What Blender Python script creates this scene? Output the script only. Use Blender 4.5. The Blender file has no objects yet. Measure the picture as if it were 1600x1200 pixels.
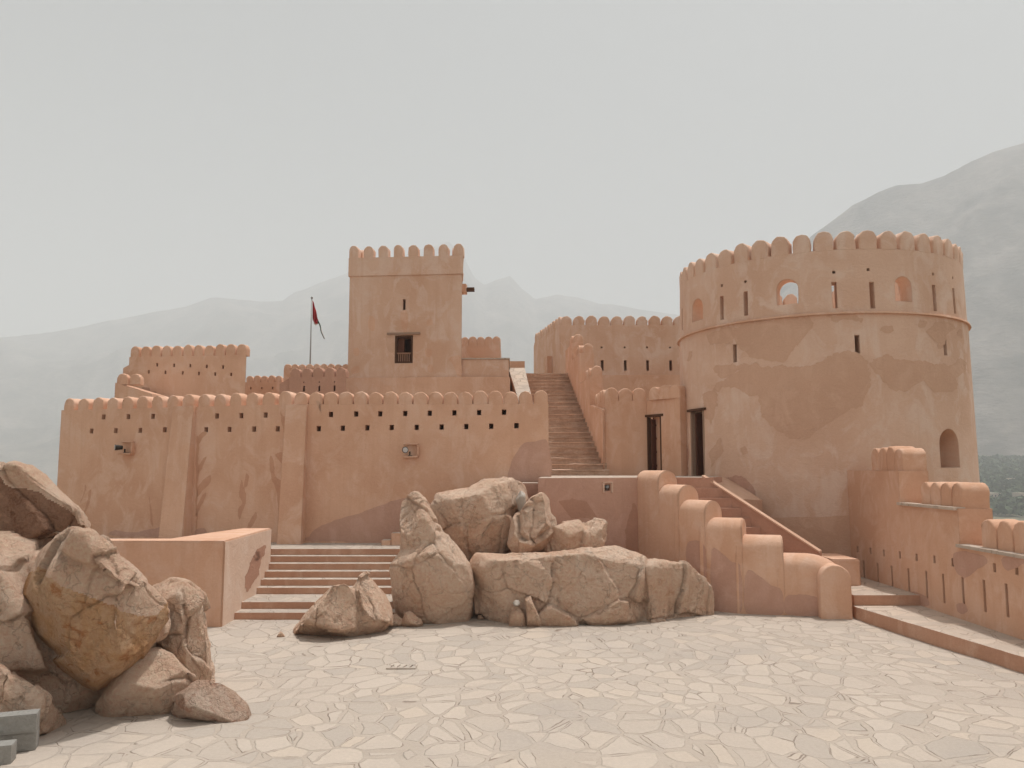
import bpy, bmesh, math, random
from mathutils import Vector, Matrix, noise
from math import radians as R, sin, cos, pi

random.seed(7)
S = bpy.context.scene
COL = S.collection
# ------------------------------------------------------------------ camera
EYE = 3.1
TILT = R(6.0)
F = 1600 * 28.0 / 36.0
cam_d = bpy.data.cameras.new('camera')
cam_d.lens = 28.0; cam_d.sensor_width = 36.0
cam_d.clip_start = 0.1; cam_d.clip_end = 40000
cam = bpy.data.objects.new('camera', cam_d)
cam.location = (0, 0, EYE); cam.rotation_euler = (R(90) + TILT, 0, 0)
COL.objects.link(cam); S.camera = cam
# ------------------------------------------------------------------ sky, sun, exposure
SUN_EL, SUN_AZ = R(74), R(54)          # azimuth measured from +Y (view direction) towards +X
W = bpy.data.worlds.new('World'); S.world = W; W.use_nodes = True
nt = W.node_tree; nt.nodes.clear()
wo = nt.nodes.new('ShaderNodeOutputWorld'); bg = nt.nodes.new('ShaderNodeBackground')
sky = nt.nodes.new('ShaderNodeTexSky'); sky.sky_type = 'NISHITA'; sky.sun_disc = False
sky.sun_elevation = SUN_EL; sky.sun_rotation = SUN_AZ
sky.air_density = 1.0; sky.dust_density = 10.0; sky.ozone_density = 1.0; sky.altitude = 300
hs = nt.nodes.new('ShaderNodeHueSaturation'); hs.inputs['Saturation'].default_value = 0.0
bg.inputs['Strength'].default_value = 0.073
tn = nt.nodes.new('ShaderNodeMix'); tn.data_type = 'RGBA'; tn.blend_type = 'MULTIPLY'; tn.inputs[0].default_value = 1.0; tn.inputs[7].default_value = (0.97, 0.988, 1.0, 1)
nt.links.new(sky.outputs[0], hs.inputs['Color']); nt.links.new(hs.outputs[0], tn.inputs[6]); nt.links.new(tn.outputs[2], bg.inputs[0]); nt.links.new(bg.outputs[0], wo.inputs[0])
sd = bpy.data.lights.new('sun', 'SUN'); sd.energy = 2.95; sd.angle = R(2.5); sd.color = (1.0, 0.975, 0.94)
sun = bpy.data.objects.new('sun', sd); COL.objects.link(sun)
to_sun = Vector((sin(SUN_AZ) * cos(SUN_EL), cos(SUN_AZ) * cos(SUN_EL), sin(SUN_EL)))
sun.rotation_euler = to_sun.to_track_quat('Z', 'Y').to_euler(); sun.location = (20, 10, 60)
S.view_settings.view_transform = 'Standard'; S.view_settings.look = 'None'
S.view_settings.exposure = 0.34; S.view_settings.gamma = 1.0
S.cycles.use_denoising = True
S.cycles.max_bounces = 8; S.cycles.diffuse_bounces = 4; S.cycles.volume_bounces = 3
HAZE_DENSITY = 4.2e-4

# ------------------------------------------------------------------ pixel (1600x1200) helpers
def ray(px, py):
    u = (px - 800) / F; v = (600 - py) / F
    return Vector((u, cos(TILT) - v * sin(TILT), sin(TILT) + v * cos(TILT)))
CAM = Vector((0, 0, EYE))
def at(px, py, Y):
    d = ray(px, py); return CAM + d * (Y / d.y)
def atz(px, py, z):
    d = ray(px, py); return CAM + d * ((z - EYE) / d.z)
def atplane(px, py, p0, n):
    d = ray(px, py); return CAM + d * ((Vector(p0) - CAM).dot(n) / d.dot(n))

# ------------------------------------------------------------------ materials
def new_mat(name):
    m = bpy.data.materials.new(name); m.use_nodes = True
    t = m.node_tree; b = t.nodes['Principled BSDF']
    b.inputs['Roughness'].default_value = 0.92
    b.inputs['Specular IOR Level'].default_value = 0.12
    return m, t, b
def N(t, typ, **kw):
    n = t.nodes.new(typ)
    for k, v in kw.items():
        if k in n.inputs.keys() if hasattr(n.inputs, 'keys') else False: n.inputs[k].default_value = v
        else: setattr(n, k, v)
    return n
def L(t, a, b): t.links.new(a, b)
def ramp(t, src, stops):
    r = t.nodes.new('ShaderNodeValToRGB'); e = r.color_ramp.elements
    while len(e) < len(stops): e.new(0.5)
    for i, (p, c) in enumerate(stops):
        e[i].position = p; e[i].color = (c[0], c[1], c[2], 1) if isinstance(c, (tuple, list)) else (c, c, c, 1)
    L(t, src, r.inputs[0]); return r.outputs[0]
def noise_n(t, vec, scale, detail=6, rough=0.6, dist=0.0):
    n = t.nodes.new('ShaderNodeTexNoise'); n.inputs['Scale'].default_value = scale
    n.inputs['Detail'].default_value = detail; n.inputs['Roughness'].default_value = rough
    n.inputs['Distortion'].default_value = dist
    L(t, vec, n.inputs['Vector']); return n.outputs['Fac']
def mix(t, fac, a, b, mode='MIX'):
    m = t.nodes.new('ShaderNodeMix'); m.data_type = 'RGBA'; m.blend_type = mode
    for s, v in ((m.inputs[0], fac), (m.inputs[6], a), (m.inputs[7], b)):
        if hasattr(v, 'links'): L(t, v, s)
        elif isinstance(v, (tuple, list)): s.default_value = (v[0], v[1], v[2], 1)
        else: s.default_value = v
    return m.outputs[2]
def pos(t):
    return t.nodes.new('ShaderNodeNewGeometry').outputs['Position']
def mapped(t, vec, sc=(1, 1, 1), loc=(0, 0, 0)):
    m = t.nodes.new('ShaderNodeMapping'); m.inputs['Scale'].default_value = sc; m.inputs['Location'].default_value = loc
    L(t, vec, m.inputs['Vector']); return m.outputs[0]
def math_n(t, op, a, b=0.0):
    m = t.nodes.new('ShaderNodeMath'); m.operation = op
    for s, v in ((m.inputs[0], a), (m.inputs[1], b)):
        if hasattr(v, 'links'): L(t, v, s)
        else: s.default_value = v
    return m.outputs[0]
def bump(t, b, h, strength, dist, round_r=0.0):
    n = t.nodes.new('ShaderNodeBump'); n.inputs['Strength'].default_value = strength; n.inputs['Distance'].default_value = dist
    L(t, h, n.inputs['Height'])
    if round_r:
        v = t.nodes.new('ShaderNodeBevel'); v.samples = 3; v.inputs['Radius'].default_value = round_r
        L(t, v.outputs[0], n.inputs['Normal'])
    L(t, n.outputs[0], b.inputs['Normal'])

def plaster(name, base, dark, light, round_r=0.03, contrast=1.0, streak=0.5):
    m, t, b = new_mat(name); p = pos(t)
    big = noise_n(t, p, 0.42, 5, 0.55, 0.6)
    med = noise_n(t, mapped(t, p, (1, 1, 0.7), (9, 3, 5)), 1.7, 7, 0.62, 0.8)
    st = noise_n(t, mapped(t, p, (3.6, 3.6, 0.20), (3, 1, 7)), 1.0, 6, 0.65, 0.3)
    fine = noise_n(t, p, 26, 5, 0.7)
    c = mix(t, ramp(t, big, [(0.5 - 0.11, 0.0), (0.5 + 0.11, 1.0)]), dark, base)
    c = mix(t, math_n(t, 'MULTIPLY', ramp(t, med, [(0.48, 0.0), (0.62, 1.0)]), 0.75 * contrast), c, light)
    c = mix(t, math_n(t, 'MULTIPLY', ramp(t, st, [(0.49, 0.0), (0.66, 1.0)]), streak), c, dark)
    c = mix(t, 0.35, c, ramp(t, fine, [(0.25, 0.42), (0.75, 0.62)]), 'OVERLAY')
    L(t, c, b.inputs['Base Color'])
    trowel = noise_n(t, mapped(t, p, (1, 1, 1.6)), 3.4, 4, 0.6, 1.0)
    grit = noise_n(t, p, 60, 3, 0.7)
    h = math_n(t, 'ADD', math_n(t, 'MULTIPLY', trowel, 1.0), math_n(t, 'MULTIPLY', grit, 0.10))
    bump(t, b, h, 0.38, 0.04, round_r)
    return m
M = {}
M['wall'] = plaster('clay_plaster', (0.68, 0.420, 0.292), (0.60, 0.345, 0.228), (0.71, 0.475, 0.355))
M['wall_patch'] = plaster('clay_plaster_repair', (0.56, 0.31, 0.205), (0.53, 0.285, 0.185), (0.59, 0.34, 0.225), 0.0)
M['tower'] = plaster('pink_plaster', (0.68, 0.465, 0.350), (0.61, 0.39, 0.28), (0.71, 0.53, 0.43), streak=0.3)
M['keep'] = plaster('faded_plaster', (0.67, 0.45, 0.335), (0.60, 0.365, 0.25), (0.70, 0.51, 0.41), streak=0.6)
M['keep_sunlit'] = plaster('sunlit_side_plaster', (0.70, 0.52, 0.41), (0.66, 0.46, 0.35), (0.73, 0.57, 0.47), 0.02)
M['patch'] = plaster('brown_plaster_repair', (0.60, 0.38, 0.27), (0.56, 0.35, 0.245), (0.63, 0.41, 0.30), 0.0)
M['stain_shade'] = plaster('dark_repair_shade_plaster', (0.46, 0.26, 0.185), (0.42, 0.235, 0.165), (0.49, 0.285, 0.205), 0.0)
M['damp'] = plaster('damp_plaster', (0.54, 0.325, 0.24), (0.50, 0.295, 0.22), (0.58, 0.36, 0.28), 0.0)

def rock_mat(name, pale, tan, rust, rust_at=0.56, sc=1.0):
    m, t, b = new_mat(name); p = pos(t)
    big = noise_n(t, mapped(t, p, (1, 1, 1), (4, 2, 9)), 1.1 * sc, 7, 0.62, 1.2)
    bl = noise_n(t, mapped(t, p, (1, 1, 1.4), (1, 8, 2)), 2.6 * sc, 8, 0.7, 0.8)
    fine = noise_n(t, p, 18 * sc, 8, 0.72)
    c = mix(t, ramp(t, big, [(0.38, 0.0), (0.62, 1.0)]), tan, pale)
    c = mix(t, math_n(t, 'MULTIPLY', ramp(t, bl, [(rust_at, 0.0), (rust_at + 0.09, 1.0)]), 0.8), c, rust)
    c = mix(t, 0.6, c, ramp(t, fine, [(0.30, 0.34), (0.70, 0.70)]), 'OVERLAY')
    vn = noise_n(t, mapped(t, p, (1, 1, .8), (12, 5, 3)), 3.4 * sc, 9, 0.74, 0.5)
    c = mix(t, math_n(t, 'MULTIPLY', ramp(t, vn, [(0.56, 0.0), (0.68, 1.0)]), 0.22), c, tuple(x * .62 for x in tan))
    vor = t.nodes.new('ShaderNodeTexVoronoi'); vor.feature = 'DISTANCE_TO_EDGE'; vor.inputs['Scale'].default_value = 0.8 * sc
    nn = t.nodes.new('ShaderNodeTexNoise'); nn.inputs['Scale'].default_value = 2.2; nn.inputs['Detail'].default_value = 5
    L(t, p, nn.inputs['Vector'])
    va = t.nodes.new('ShaderNodeVectorMath'); va.operation = 'MULTIPLY_ADD'; va.inputs[1].default_value = (2.2, 2.2, 2.2)
    L(t, nn.outputs['Color'], va.inputs[0]); L(t, p, va.inputs[2]); L(t, va.outputs[0], vor.inputs['Vector'])
    crack = ramp(t, vor.outputs['Distance'], [(0.0, 0.0), (0.016, 1.0)])
    c = mix(t, math_n(t, 'MULTIPLY', math_n(t, 'SUBTRACT', 1.0, crack), 0.22), c, (0.16, 0.10, 0.07))
    L(t, c, b.inputs['Base Color'])
    h = math_n(t, 'ADD', math_n(t, 'MULTIPLY', noise_n(t, p, 9 * sc, 9, 0.76), 1.2), math_n(t, 'MULTIPLY', crack, 0.22))
    bump(t, b, h, 1.0, 0.10)
    return m
M['rock'] = rock_mat('weathered_rock', (0.81, 0.585, 0.44), (0.76, 0.495, 0.35), (0.64, 0.36, 0.235), 0.58)
M['rock_rust'] = rock_mat('rusty_rock', (0.72, 0.46, 0.29), (0.67, 0.37, 0.19), (0.50, 0.20, 0.08), 0.54, 1.3)
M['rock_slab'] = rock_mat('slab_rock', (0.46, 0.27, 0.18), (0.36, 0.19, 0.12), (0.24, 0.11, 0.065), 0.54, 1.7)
M['rock_red'] = rock_mat('red_rock', (0.68, 0.50, 0.39), (0.62, 0.40, 0.29), (0.50, 0.26, 0.18), 0.52, 1.4)

def paving(name, scale=2.8, tint=(0.49, 0.415, 0.348)):
    m, t, b = new_mat(name); p = pos(t)
    nn = t.nodes.new('ShaderNodeTexNoise'); nn.inputs['Scale'].default_value = 1.6; nn.inputs['Detail'].default_value = 3
    L(t, p, nn.inputs['Vector'])
    va = t.nodes.new('ShaderNodeVectorMath'); va.operation = 'MULTIPLY_ADD'; va.inputs[1].default_value = (0.22, 0.22, 0)
    L(t, nn.outputs['Color'], va.inputs[0]); L(t, p, va.inputs[2])
    nl = t.nodes.new('ShaderNodeTexNoise'); nl.inputs['Scale'].default_value = 0.35; nl.inputs['Detail'].default_value = 1
    L(t, p, nl.inputs['Vector'])
    vb = t.nodes.new('ShaderNodeVectorMath'); vb.operation = 'MULTIPLY_ADD'; vb.inputs[1].default_value = (1.3, 1.0, 0)
    L(t, nl.outputs['Color'], vb.inputs[0]); L(t, va.outputs[0], vb.inputs[2])
    flat = mapped(t, vb.outputs[0], (1, 0.8, 0))
    ve = t.nodes.new('ShaderNodeTexVoronoi'); ve.feature = 'DISTANCE_TO_EDGE'; ve.inputs['Scale'].default_value = scale
    vc = t.nodes.new('ShaderNodeTexVoronoi'); vc.feature = 'F1'; vc.inputs['Scale'].default_value = scale
    L(t, flat, ve.inputs['Vector']); L(t, flat, vc.inputs['Vector'])
    sep = t.nodes.new('ShaderNodeSeparateColor'); L(t, vc.outputs['Color'], sep.inputs[0])
    wob = noise_n(t, p, 5, 4, 0.6)
    edge = math_n(t, 'ADD', ve.outputs['Distance'], math_n(t, 'MULTIPLY', math_n(t, 'SUBTRACT', wob, 0.5), 0.05))
    jw = noise_n(t, mapped(t, p, (1, 1, 1), (2, 9, 4)), 0.7, 3, 0.6)
    edge2 = math_n(t, 'SUBTRACT', edge, math_n(t, 'MULTIPLY', ramp(t, jw, [(0.35, 0.0), (0.65, 1.0)]), 0.075))
    joint = ramp(t, edge2, [(0.008, 0.0), (0.028, 1.0)])
    r, g, bl = tint
    stone = ramp(t, sep.outputs[0], [(0.0, (r * .86, g * .87, bl * .88)), (0.35, (r * 1.0, g * .99, bl * .98)), (0.7, (r * 1.07, g * 1.07, bl * 1.07)), (1.0, (r * 1.08, g * 1.05, bl * 1.01))])
    patchy = noise_n(t, mapped(t, p, (1, 1, 1), (5, 1, 0)), 0.45, 5, 0.6, 0.5)
    grout = mix(t, ramp(t, noise_n(t, p, 0.8, 3), [(0.4, 0.0), (0.6, 1.0)]), (r * .86, g * .845, bl * .825), (r * .93, g * .92, bl * .91))
    dust = math_n(t, 'MULTIPLY', ramp(t, patchy, [(0.42, 0.25), (0.62, 1.0)]), 1.0)
    c = mix(t, joint, grout, stone)
    c = mix(t, math_n(t, 'MULTIPLY', dust, 0.50), c, (r * .93, g * .92, bl * .92))
    c = mix(t, math_n(t, 'MULTIPLY', ramp(t, noise_n(t, mapped(t, p, (1, 1, 1), (7, 7, 0)), 0.35, 6, 0.6, 1.0), [(0.52, 0.0), (0.68, 1.0)]), 0.35), c, (r * .72, g * .75, bl * .80))
    gap = ramp(t, noise_n(t, p, 2.8, 2, 0.5), [(0.54, 0.0), (0.60, 1.0)])
    deep = math_n(t, 'MULTIPLY', gap, ramp(t, math_n(t, 'ABSOLUTE', math_n(t, 'SUBTRACT', edge2, 0.012)), [(0.0, 1.0), (0.016, 0.0)]))
    c = mix(t, math_n(t, 'MULTIPLY', deep, 0.75), c, (0.16, 0.11, 0.08))
    c = mix(t, 0.35, c, ramp(t, noise_n(t, p, 22, 6, 0.7), [(0.28, 0.40), (0.72, 0.60)]), 'OVERLAY')
    L(t, c, b.inputs['Base Color'])
    h = math_n(t, 'ADD', math_n(t, 'MULTIPLY', joint, 0.6), math_n(t, 'MULTIPLY', math_n(t, 'MULTIPLY', joint, sep.outputs[1]), 0.5))
    h = math_n(t, 'ADD', h, math_n(t, 'MULTIPLY', noise_n(t, p, 7, 7, 0.7), 0.5))
    bump(t, b, h, 0.6, 0.035)
    return m
M['paving'] = paving('flagstone_paving')
M['ledge'] = paving('pale_stone_coping', 2.5, (0.54, 0.44, 0.36))

def simple(name, c, rough=0.8, bs=0.0, sc=20, metal=0.0, var=0.15):
    m, t, b = new_mat(name); p = pos(t)
    n = noise_n(t, p, sc, 5, 0.6)
    L(t, mix(t, n, tuple(x * (1 - var) for x in c), tuple(min(1, x * (1 + var)) for x in c)), b.inputs['Base Color'])
    b.inputs['Roughness'].default_value = rough; b.inputs['Metallic'].default_value = metal
    if bs: bump(t, b, n, bs, 0.02)
    return m
M['riser'] = plaster('step_riser_plaster', (0.52, 0.30, 0.205), (0.46, 0.255, 0.17), (0.57, 0.36, 0.26), 0.0)
def stair_stone(nm='worn_stair_stone', k=1.0):
    m, t, b = new_mat(nm); p = pos(t)
    lay = noise_n(t, mapped(t, p, (1.2, 1.2, 4.0)), 1.6, 6, 0.65, 0.5)
    c = ramp(t, lay, [(0.3, (0.36, 0.235, 0.165)), (0.5, (0.46, 0.315, 0.235)), (0.62, (0.52, 0.375, 0.29)), (0.75, (0.42, 0.27, 0.19))])
    c = mix(t, 0.5, c, ramp(t, noise_n(t, p, 14, 6, 0.7), [(0.3, 0.36), (0.7, 0.64)]), 'OVERLAY')
    c = mix(t, 1.0, c, (k, k, k), 'MULTIPLY')
    L(t, c, b.inputs['Base Color']); bump(t, b, lay, 0.8, 0.05)
    return m
M['stair'] = stair_stone()
M['stair_pale'] = stair_stone('worn_highlit_tread_stone', 1.35)  # paler slabs: dust and edge highlights put into the colour
M['wood'] = simple('dark_wood', (0.10, 0.05, 0.03), 0.7, 0.3, 30)
M['wood_pale'] = simple('bleached_wood', (0.33, 0.22, 0.16), 0.8, 0.3, 25)
M['wood_mid'] = simple('brown_wood', (0.30, 0.165, 0.11), 0.8, 0.3, 25)
M['wood_red'] = simple('red_brown_wood', (0.13, 0.055, 0.035), 0.7, 0.3, 25)
M['metal'] = simple('grey_metal', (0.30, 0.29, 0.28), 0.5, 0.0, 20, 0.6)
M['dark_metal'] = simple('black_metal', (0.04, 0.035, 0.03), 0.5, 0.0, 20, 0.4)
M['glass'] = simple('lamp_glass', (0.55, 0.52, 0.50), 0.15, 0.0, 5)
M['concrete'] = simple('grey_concrete', (0.29, 0.275, 0.25), 0.95, 0.9, 22, 0.0, 0.25)
M['flag_red'] = simple('red_cloth', (0.42, 0.05, 0.06), 0.8)
M['flag_white'] = simple('white_cloth', (0.6, 0.58, 0.56), 0.8)
M['flag_green'] = simple('green_cloth', (0.03, 0.06, 0.035), 0.8)
M['interior'] = simple('interior_shade_plaster', (0.12, 0.06, 0.04), 0.95)  # near-black tone: shade of the unlit rooms put into the colour
M['leaf'] = simple('palm_foliage', (0.062, 0.085, 0.04), 0.9, 0.0, 0.12, 0.0, 0.5)
M['house'] = simple('pale_house_plaster', (0.55, 0.46, 0.38), 0.9)
M['pane'] = simple('dark_pane', (0.03, 0.03, 0.03), 0.3)
M['pebble'] = simple('grey_pebble', (0.42, 0.37, 0.32), 0.8, 0.4, 12)
def mountain_mat(name, a, bcol, sc):
    m, t, b = new_mat(name); p = pos(t)
    n1 = noise_n(t, p, sc, 9, 0.65, 0.6); n2 = noise_n(t, mapped(t, p, (1, 1, 2.5)), sc * 7, 7, 0.7)
    c = mix(t, ramp(t, n1, [(0.35, 0.0), (0.65, 1.0)]), a, bcol)
    c = mix(t, 0.6, c, ramp(t, n2, [(0.3, 0.25), (0.7, 0.75)]), 'OVERLAY')
    L(t, c, b.inputs['Base Color']); bump(t, b, n2, 0.5, 20)
    return m
M['mountain'] = mountain_mat('bare_mountain_rock', (0.07, 0.062, 0.055), (0.235, 0.20, 0.175), 0.006)
M['plain'] = mountain_mat('dusty_plain', (0.12, 0.13, 0.07), (0.30, 0.25, 0.18), 0.012)
M['hill'] = rock_mat('hill_rock', (0.42, 0.31, 0.22), (0.34, 0.24, 0.16), (0.28, 0.17, 0.10), 0.6, 0.4)

# ------------------------------------------------------------------ object helpers
def tag(o, label=None, cat=None, group=None, kind=None):
    if label: o['label'] = label
    if cat: o['category'] = cat
    if group: o['group'] = group
    if kind: o['kind'] = kind
    return o
def thing(name, label, cat, loc, group=None):
    o = bpy.data.objects.new(name, None); COL.objects.link(o); o.location = loc
    o.empty_display_size = 0.3
    return tag(o, label, cat, group)
def adopt(o, parent):
    if parent is not None:
        base = Vector(parent.location) if parent.type == 'EMPTY' else Vector((0, 0, 0))
        o.parent = parent; o.matrix_parent_inverse = Matrix.Translation(-base)
def obj(name, bm, mats, parent=None, smooth=False):
    me = bm if isinstance(bm, bpy.types.Mesh) else bpy.data.meshes.new(name)
    if not isinstance(bm, bpy.types.Mesh):
        bm.to_mesh(me); bm.free()
    for m in (mats if isinstance(mats, (list, tuple)) else [mats]): me.materials.append(m)
    if smooth:
        for p in me.polygons: p.use_smooth = True
    o = bpy.data.objects.new(name, me); COL.objects.link(o)
    adopt(o, parent); return o
def prism(bm, pts, z0, z1, top_mat=None, mat=0):
    """pts counter clockwise in plan; z1 may be a list (one top height per point)"""
    n = len(pts); zt = z1 if isinstance(z1, (list, tuple)) else [z1] * n
    zb = z0 if isinstance(z0, (list, tuple)) else [z0] * n
    a = [bm.verts.new((p[0], p[1], zb[i])) for i, p in enumerate(pts)]
    b = [bm.verts.new((p[0], p[1], zt[i])) for i, p in enumerate(pts)]
    fs = [bm.faces.new(a[::-1]), bm.faces.new(b)]
    for i in range(n):
        j = (i + 1) % n; fs.append(bm.faces.new((a[i], a[j], b[j], b[i])))
    for f in fs: f.material_index = mat
    if top_mat is not None: fs[1].material_index = top_mat
    return fs
def box(bm, c, size, rz=0.0, mat=0):
    r = bmesh.ops.create_cube(bm, size=1.0)
    mt = Matrix.Translation(Vector(c)) @ Matrix.Rotation(rz, 4, 'Z') @ Matrix.Diagonal((size[0], size[1], size[2], 1))
    bmesh.ops.transform(bm, matrix=mt, verts=r['verts'])
    for v in r['verts']:
        for f in v.link_faces: f.material_index = mat
    return r['verts']
def carve(o, bm_cut):
    me = bpy.data.meshes.new('cut'); bm_cut.to_mesh(me); bm_cut.free()
    c = bpy.data.objects.new('cut', me); COL.objects.link(c)
    md = o.modifiers.new('b', 'BOOLEAN'); md.operation = 'DIFFERENCE'; md.solver = 'EXACT'; md.object = c
    # evaluate in world space
    bpy.context.view_layer.update()
    dg = bpy.context.evaluated_depsgraph_get()
    new = bpy.data.meshes.new_from_object(o.evaluated_get(dg))
    o.modifiers.clear(); old = o.data; o.data = new
    bpy.data.meshes.remove(old); bpy.data.objects.remove(c); bpy.data.meshes.remove(me)
def arch_cut(bm, c, w, h, depth, ang):
    """arched opening: bottom centre c, width w, total height h; extruded along direction ang (horizontal)"""
    n = 12; prof = [(-w / 2, 0), (w / 2, 0)]
    r = w / 2
    for i in range(n + 1):
        a = pi * i / n; prof.append((r * cos(a), h - r + r * sin(a)))
    d = Vector((cos(ang), sin(ang), 0)); s = Vector((-d.y, d.x, 0))
    c = Vector(c)
    A = [bm.verts.new(c + s * x + Vector((0, 0, z)) - d * depth / 2) for x, z in prof]
    B = [bm.verts.new(c + s * x + Vector((0, 0, z)) + d * depth / 2) for x, z in prof]
    bm.faces.new(A); bm.faces.new(B[::-1])
    for i in range(len(prof)):
        j = (i + 1) % len(prof); bm.faces.new((A[i], B[i], B[j], A[j]))
    bmesh.ops.recalc_face_normals(bm, faces=bm.faces)

# merlon: a loaf shaped block. local x = width, local y = thickness, z up from 0
def loaf_mesh(name, w, h, t, mat, seed=0, seg=12, jit=0.010):
    bm = bmesh.new(); rnd = random.Random(seed)
    r = w / 2; prof = [(r, -0.02)]
    if h - r > 0.04: prof.append((r, (h - r) * 0.5))
    for i in range(seg + 1):
        a = pi * i / seg; prof.append((r * cos(a), max(0.0, h - r) + min(r, h) * sin(a)))
    if h - r > 0.04: prof.append((-r, (h - r) * 0.5))
    prof.append((-r, -0.02))
    ny = 3
    rows = []
    for k in range(ny + 1):
        y = -t / 2 + t * k / ny; row = []
        for x, z in prof:
            j = jit * w / 0.4
            row.append(bm.verts.new((x + rnd.uniform(-j, j), y + rnd.uniform(-j, j) * (0.3), z + (rnd.uniform(-j, j) if z > 0 else 0))))
        rows.append(row)
    for k in range(ny):
        for i in range(len(prof) - 1):
            bm.faces.new((rows[k][i], rows[k + 1][i], rows[k + 1][i + 1], rows[k][i + 1]))
        bm.faces.new((rows[k][-1], rows[k + 1][-1], rows[k + 1][0], rows[k][0]))
    f1 = bm.faces.new(rows[0][::-1] if False else rows[0]); f2 = bm.faces.new(rows[-1][::-1])
    bmesh.ops.recalc_face_normals(bm, faces=bm.faces)
    eds = [e for e in f1.edges] + [e for e in f2.edges]
    eds = [e for e in eds if (e.verts[0].co.z + e.verts[1].co.z) > 0.0]
    bmesh.ops.bevel(bm, geom=eds, offset=min(0.028, w * 0.07), segments=2, profile=0.5, affect='EDGES')
    me = bpy.data.meshes.new(name); bm.to_mesh(me); bm.free()
    me.materials.append(mat)
    for p in me.polygons: p.use_smooth = True
    me.set_sharp_from_angle(angle=R(50))
    return me
def loaf_set(w, h, t, mat, n=4):
    return [loaf_mesh('merlon', w, h, t, mat, seed=i * 13 + int(w * 1000)) for i in range(n)]
def place_merlon(parent, meshes, p, ang, rnd):
    o = bpy.data.objects.new('merlon', rnd.choice(meshes)); COL.objects.link(o)
    adopt(o, parent); o.location = p; o.rotation_euler = (rnd.uniform(-.012, .012), rnd.uniform(-.03, .03), ang + rnd.choice((0, pi)))
    s = rnd.uniform(0.94, 1.06); o.scale = (rnd.uniform(.95, 1.03), 1, s)
    return o
def battlement(parent, a, b, z, n, meshes, inset=0.0, seed=1, ends=True):
    """n merlons centred in n equal cells from a to b (plan points)"""
    rnd = random.Random(seed); a = Vector(a[:2]); b = Vector(b[:2]); d = b - a; ang = math.atan2(d.y, d.x)
    za, zb = z if isinstance(z, (tuple, list)) else (z, z)
    for i in range(n):
        f = (i + 0.5) / n; q = a + d * f
        nn = Vector((-d.y, d.x)).normalized() * inset
        place_merlon(parent, meshes, (q.x + nn.x, q.y + nn.y, za + (zb - za) * f), ang, rnd)

def roughen(pts, step, amp, seed, smooth=True):
    """closed outline -> rounded and slightly irregular"""
    n = len(pts); out = []
    for i in range(n):
        p0, p1, p2, p3 = (Vector(pts[(i + k) % n]) for k in (-1, 0, 1, 2))
        m = max(2, int((p2 - p1).length / step))
        for k in range(m):
            t = k / m
            q = 0.5 * ((2 * p1) + (p2 - p0) * t + (2 * p0 - 5 * p1 + 4 * p2 - p3) * t * t + (3 * p1 - p0 - 3 * p2 + p3) * t ** 3)
            v = noise.noise_vector(Vector((q.x / (step * 2.2), q.y / (step * 2.2), seed * 7.3)))
            w = noise.noise_vector(Vector((q.x / (step * 0.9), q.y / (step * 0.9), seed * 3.1 + 40)))
            u = noise.noise_vector(Vector((q.x / (step * 7), q.y / (step * 7), seed * 5.7 + 11))) * amp * 1.5
            out.append(Vector((q.x + v.x * amp + w.x * amp * .7 + u.x, q.y + v.y * amp + w.y * amp * .7 + u.y)))
    return out
def patch(parent, name, outline, hit, mat, step=3.0, amp=1.6, seed=1, maxlen=None, off=0.004):
    """thin coat of repair plaster lying on a wall: pixel outline, hit(px,py) -> (point, normal)"""
    pts = roughen(outline, step, amp, seed)
    bm = bmesh.new(); vs = []
    for q in pts:
        vs.append(bm.verts.new((q.x, q.y, 0)))
    f = bm.faces.new(vs)
    bmesh.ops.triangulate(bm, faces=[f])
    if maxlen:
        for _ in range(5):
            es = [e for e in bm.edges if e.calc_length() > maxlen]
            if not es: break
            bmesh.ops.subdivide_edges(bm, edges=es, cuts=1)
            bmesh.ops.triangulate(bm, faces=[f for f in bm.faces if len(f.verts) > 3])
    for v in bm.verts:
        p, n = hit(v.co.x, v.co.y); v.co = p + n * off
    bmesh.ops.recalc_face_normals(bm, faces=bm.faces)
    cnt = sum(1 for f in bm.faces if f.normal.dot(CAM - f.calc_center_median()) < 0)
    if cnt > len(bm.faces) / 2: bmesh.ops.reverse_faces(bm, faces=bm.faces)
    return obj(name, bm, mat, parent)
def plane_hit(p0, n):
    p0 = Vector(p0); n = Vector(n).normalized()
    if n.dot(CAM - p0) < 0: n = -n
    return lambda x, y: (atplane(x, y, p0, n), n)

# ================================================================== GROUND AND FAR SETTING
def sheet(name, pts, z, mat, **kw):
    bm = bmesh.new(); bm.faces.new([bm.verts.new((x, y, z)) for x, y in pts])
    return tag(obj(name, bm, mat), kind='structure')
# paved court, gently uneven
def paved():
    bm = bmesh.new(); nx, ny = 150, 190; x0, x1, y0, y1 = -14.0, 8.7, -10.0, 21.0
    g = [[None] * (ny + 1) for _ in range(nx + 1)]
    for i in range(nx + 1):
        for j in range(ny + 1):
            x = x0 + (x1 - x0) * i / nx; y = y0 + (y1 - y0) * j / ny
            z = 0.030 * noise.noise(Vector((x * .35, y * .35, 1))) + 0.010 * noise.noise(Vector((x * 1.7, y * 1.7, 5)))
            g[i][j] = bm.verts.new((x, y, z))
    for i in range(nx):
        for j in range(ny): bm.faces.new((g[i][j], g[i + 1][j], g[i + 1][j + 1], g[i][j + 1]))
    return tag(obj('paving', bm, M['paving'], smooth=True), kind='structure')
paved()
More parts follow.
